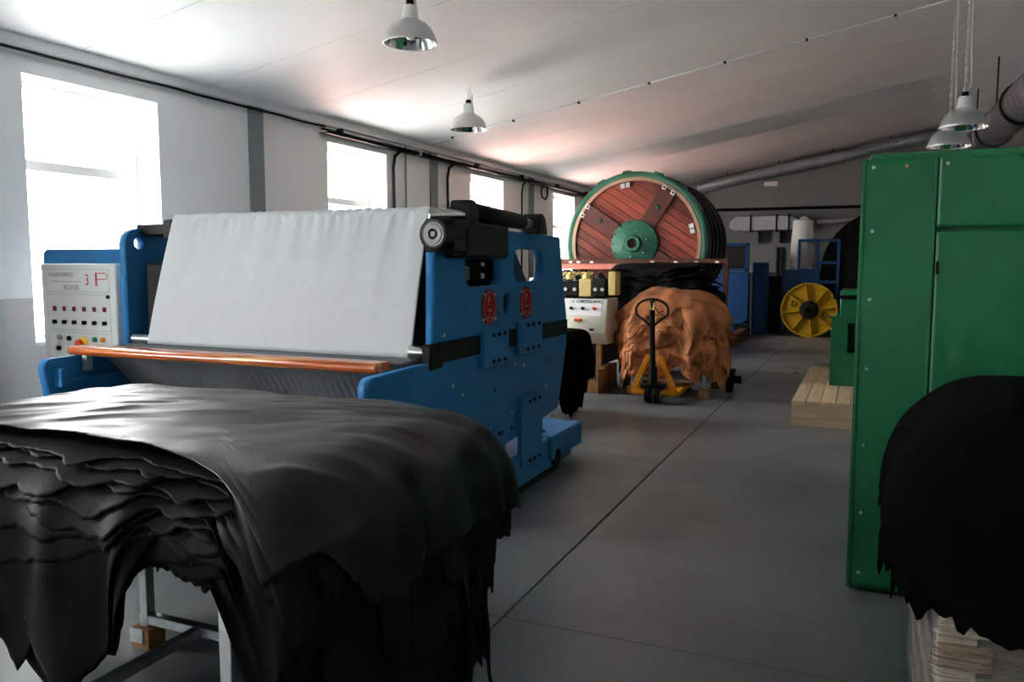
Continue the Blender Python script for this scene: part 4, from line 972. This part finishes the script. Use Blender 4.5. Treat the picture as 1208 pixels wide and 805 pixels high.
B().cyl((-1.42, 19.3, .7), (-1.42, 19.3, 1.0), .13, n=18).build('motor', M_galv, bc)
cgf = thing('mesh_cage', 'tall blue steel cage frame with wire mesh beside the white sleeve', 'cage', (-.95, 19.3, 0))
for x in (-1.36, -.98, -.56):
    B().box(x - .03, x + .03, 19.0, 19.06, 1.46 if x < -1.3 else 0, 2.13).build('post', M_bluef, cgf)
for z in (2.10, 1.62, 1.20): B().box(-1.36 if z > 2 else -.98, -.56, 19.0, 19.06, z - .03, z + .03).build('crossbar', M_bluef, cgf)
B().box(-1.36, -.98, 19.01, 19.05, 1.45, 1.49).build('crossbar', M_bluef, cgf)
msh = B()
for k in range(14): msh.cyl((-1.34 + k * .0265, 19.03, 1.48), (-1.34 + k * .0265, 19.03, 2.1), .003, n=4)
for k in range(22): msh.cyl((-1.34, 19.03, 1.5 + k * .028), (-.99, 19.03, 1.5 + k * .028), .003, n=4)
o = msh.build('wire_mesh', M_blk, cgf); o['kind'] = 'stuff'
yw = thing('yellow_wheel', 'large yellow spoked disc wheel with dark hub leaning upright on the floor', 'wheel', (-1.11, 18.85, 0))
FW = RY(-1.11, 18.85, .59)
B().lathe([(.16, -.03), (.54, -.03), (.57, -.06), (.59, -.06), (.59, .05), (.565, .05), (.55, .0), (.16, .0)], FW, 56, True).build('disc', M_wheel, yw)
for k in range(8):
    a = 2 * PI * k / 8 + .12; Mx = FW @ Matrix.Rotation(a, 4, 'Z')
    B().prism([(.21, -.012), (.55, -.012), (.55, .012), (.21, .012)], -.005, .075, 'Z', Mx).build('spoke', M_wheel, yw, bevel=.004)
B().lathe([(.06, .02), (.06, .09), (.10, .095), (.18, .07), (.20, .03), (.20, -.03), (.06, -.03)], FW, 32, True).build('hub', M_grime, yw)
for a in (2.75, -.32):
    Mx = FW @ Matrix.Rotation(a, 4, 'Z'); B().tube([Mx @ Vector(p) for p in ((.30, -.05, .008), (.38, -.05, .008), (.38, .05, .008), (.30, .05, .008))], .012, 6, True).build('slot_frame', M_grime, yw)
for s in (-1, 1): B().prism([(-1.11 + s * .10, 0), (-1.11 + s * .28, 0), (-1.11 + s * .28, .062)], 18.80, 18.93, 'Y').build('chock', M_blk, yw)
bd_ = thing('dark_drum', 'large dark round drum standing behind the blue mesh cage', 'drum', (.45, 20.0, 0))
FD = RY(.45, 19.9, 1.405)
B().lathe([(0, .0), (1.25, .0), (1.33, .04), (1.40, .04), (1.40, -.7), (0, -.7)], FD, 56).build('drum_body', M_grime, bd_)
for k in range(8):
    v_ = -1.2 + k * .3; h_ = math.sqrt(max(.01, 1.25 ** 2 - (abs(v_) + .15) ** 2))
    B().box(v_ + .01, v_ + .29, -h_, h_, 0, .02, FD).build('plank', M_grime, bd_)
for s_ in (-1, 1): B().prism([(.45 + s_ * .30, 0), (.45 + s_ * .66, 0), (.45 + s_ * .66, .15)], 19.95, 20.5, 'Y').build('drum_foot', M_grime, bd_)
B().cyl((-1.1, 20.8, 2.58), (.3, 20.8, 2.66), .06, n=12).build('side_pipe', M_galv, bd_)
# blue frame machine at the left of the aisle's far end
bm_ = thing('blue_frame_machine', 'tall blue framed machine with wire panels at the far end behind the drum', 'machine', (-2.8, 18.9, 0))
for x in (-3.6, -2.44): B().box(x, x + .07, 18.5, 18.57, 0, 2.05).build('post', M_bluef, bm_)
for z in (1.98, 1.42, .28): B().box(-3.6, -2.37, 18.5, 18.57, z, z + .07).build('crossbar', M_bluef, bm_)
B().box(-3.55, -2.42, 18.6, 19.3, .0, 1.40).build('body', M_bluef, bm_, bevel=.01)
B().box(-3.5, -2.45, 18.6, 19.3, 1.42, 1.98).build('upper_housing', M_grime, bm_)
db = B().box(-2.34, -2.05, 19.0, 19.6, 0, 1.62); db.box(-2.30, -2.09, 18.97, 19.0, .2, 1.5); o = db.build('switch_cupboard', M_bluef, bevel=.01); tag(o, 'narrow dark blue switch cupboard beside the blue framed machine', 'cupboard')
for x, lab in ((-2.02, 'thin dark pole standing against the far wall, next to the cupboard'), (-1.92, 'thin dark pole standing against the far wall, next to the blue cabinet')):
    o = B().cyl((x, 21.1, 0), (x, 21.14, 2.0), .03, n=8).build('wall_pole', M_blk); tag(o, lab, 'pole', 'poles against the far wall')
es = B().box(-2.30, -1.98, 20.30, 20.36, 3.42, 3.53).build('hanging_tube_light', M_white, bevel=.01); tag(es, 'small white unlit light fitting under the far spiral duct', 'light fitting')
# low crates near the far wall and a bin under the window
wbx = B().box(-2.35, -1.75, 19.9, 20.6, 0, 1.30); wbx.box(-2.30, -1.80, 19.88, 19.9, .1, 1.2); o = wbx.build('dark_crate', M_grime, bevel=.01); tag(o, 'dark crate against the far wall between the blue machines', 'crate')
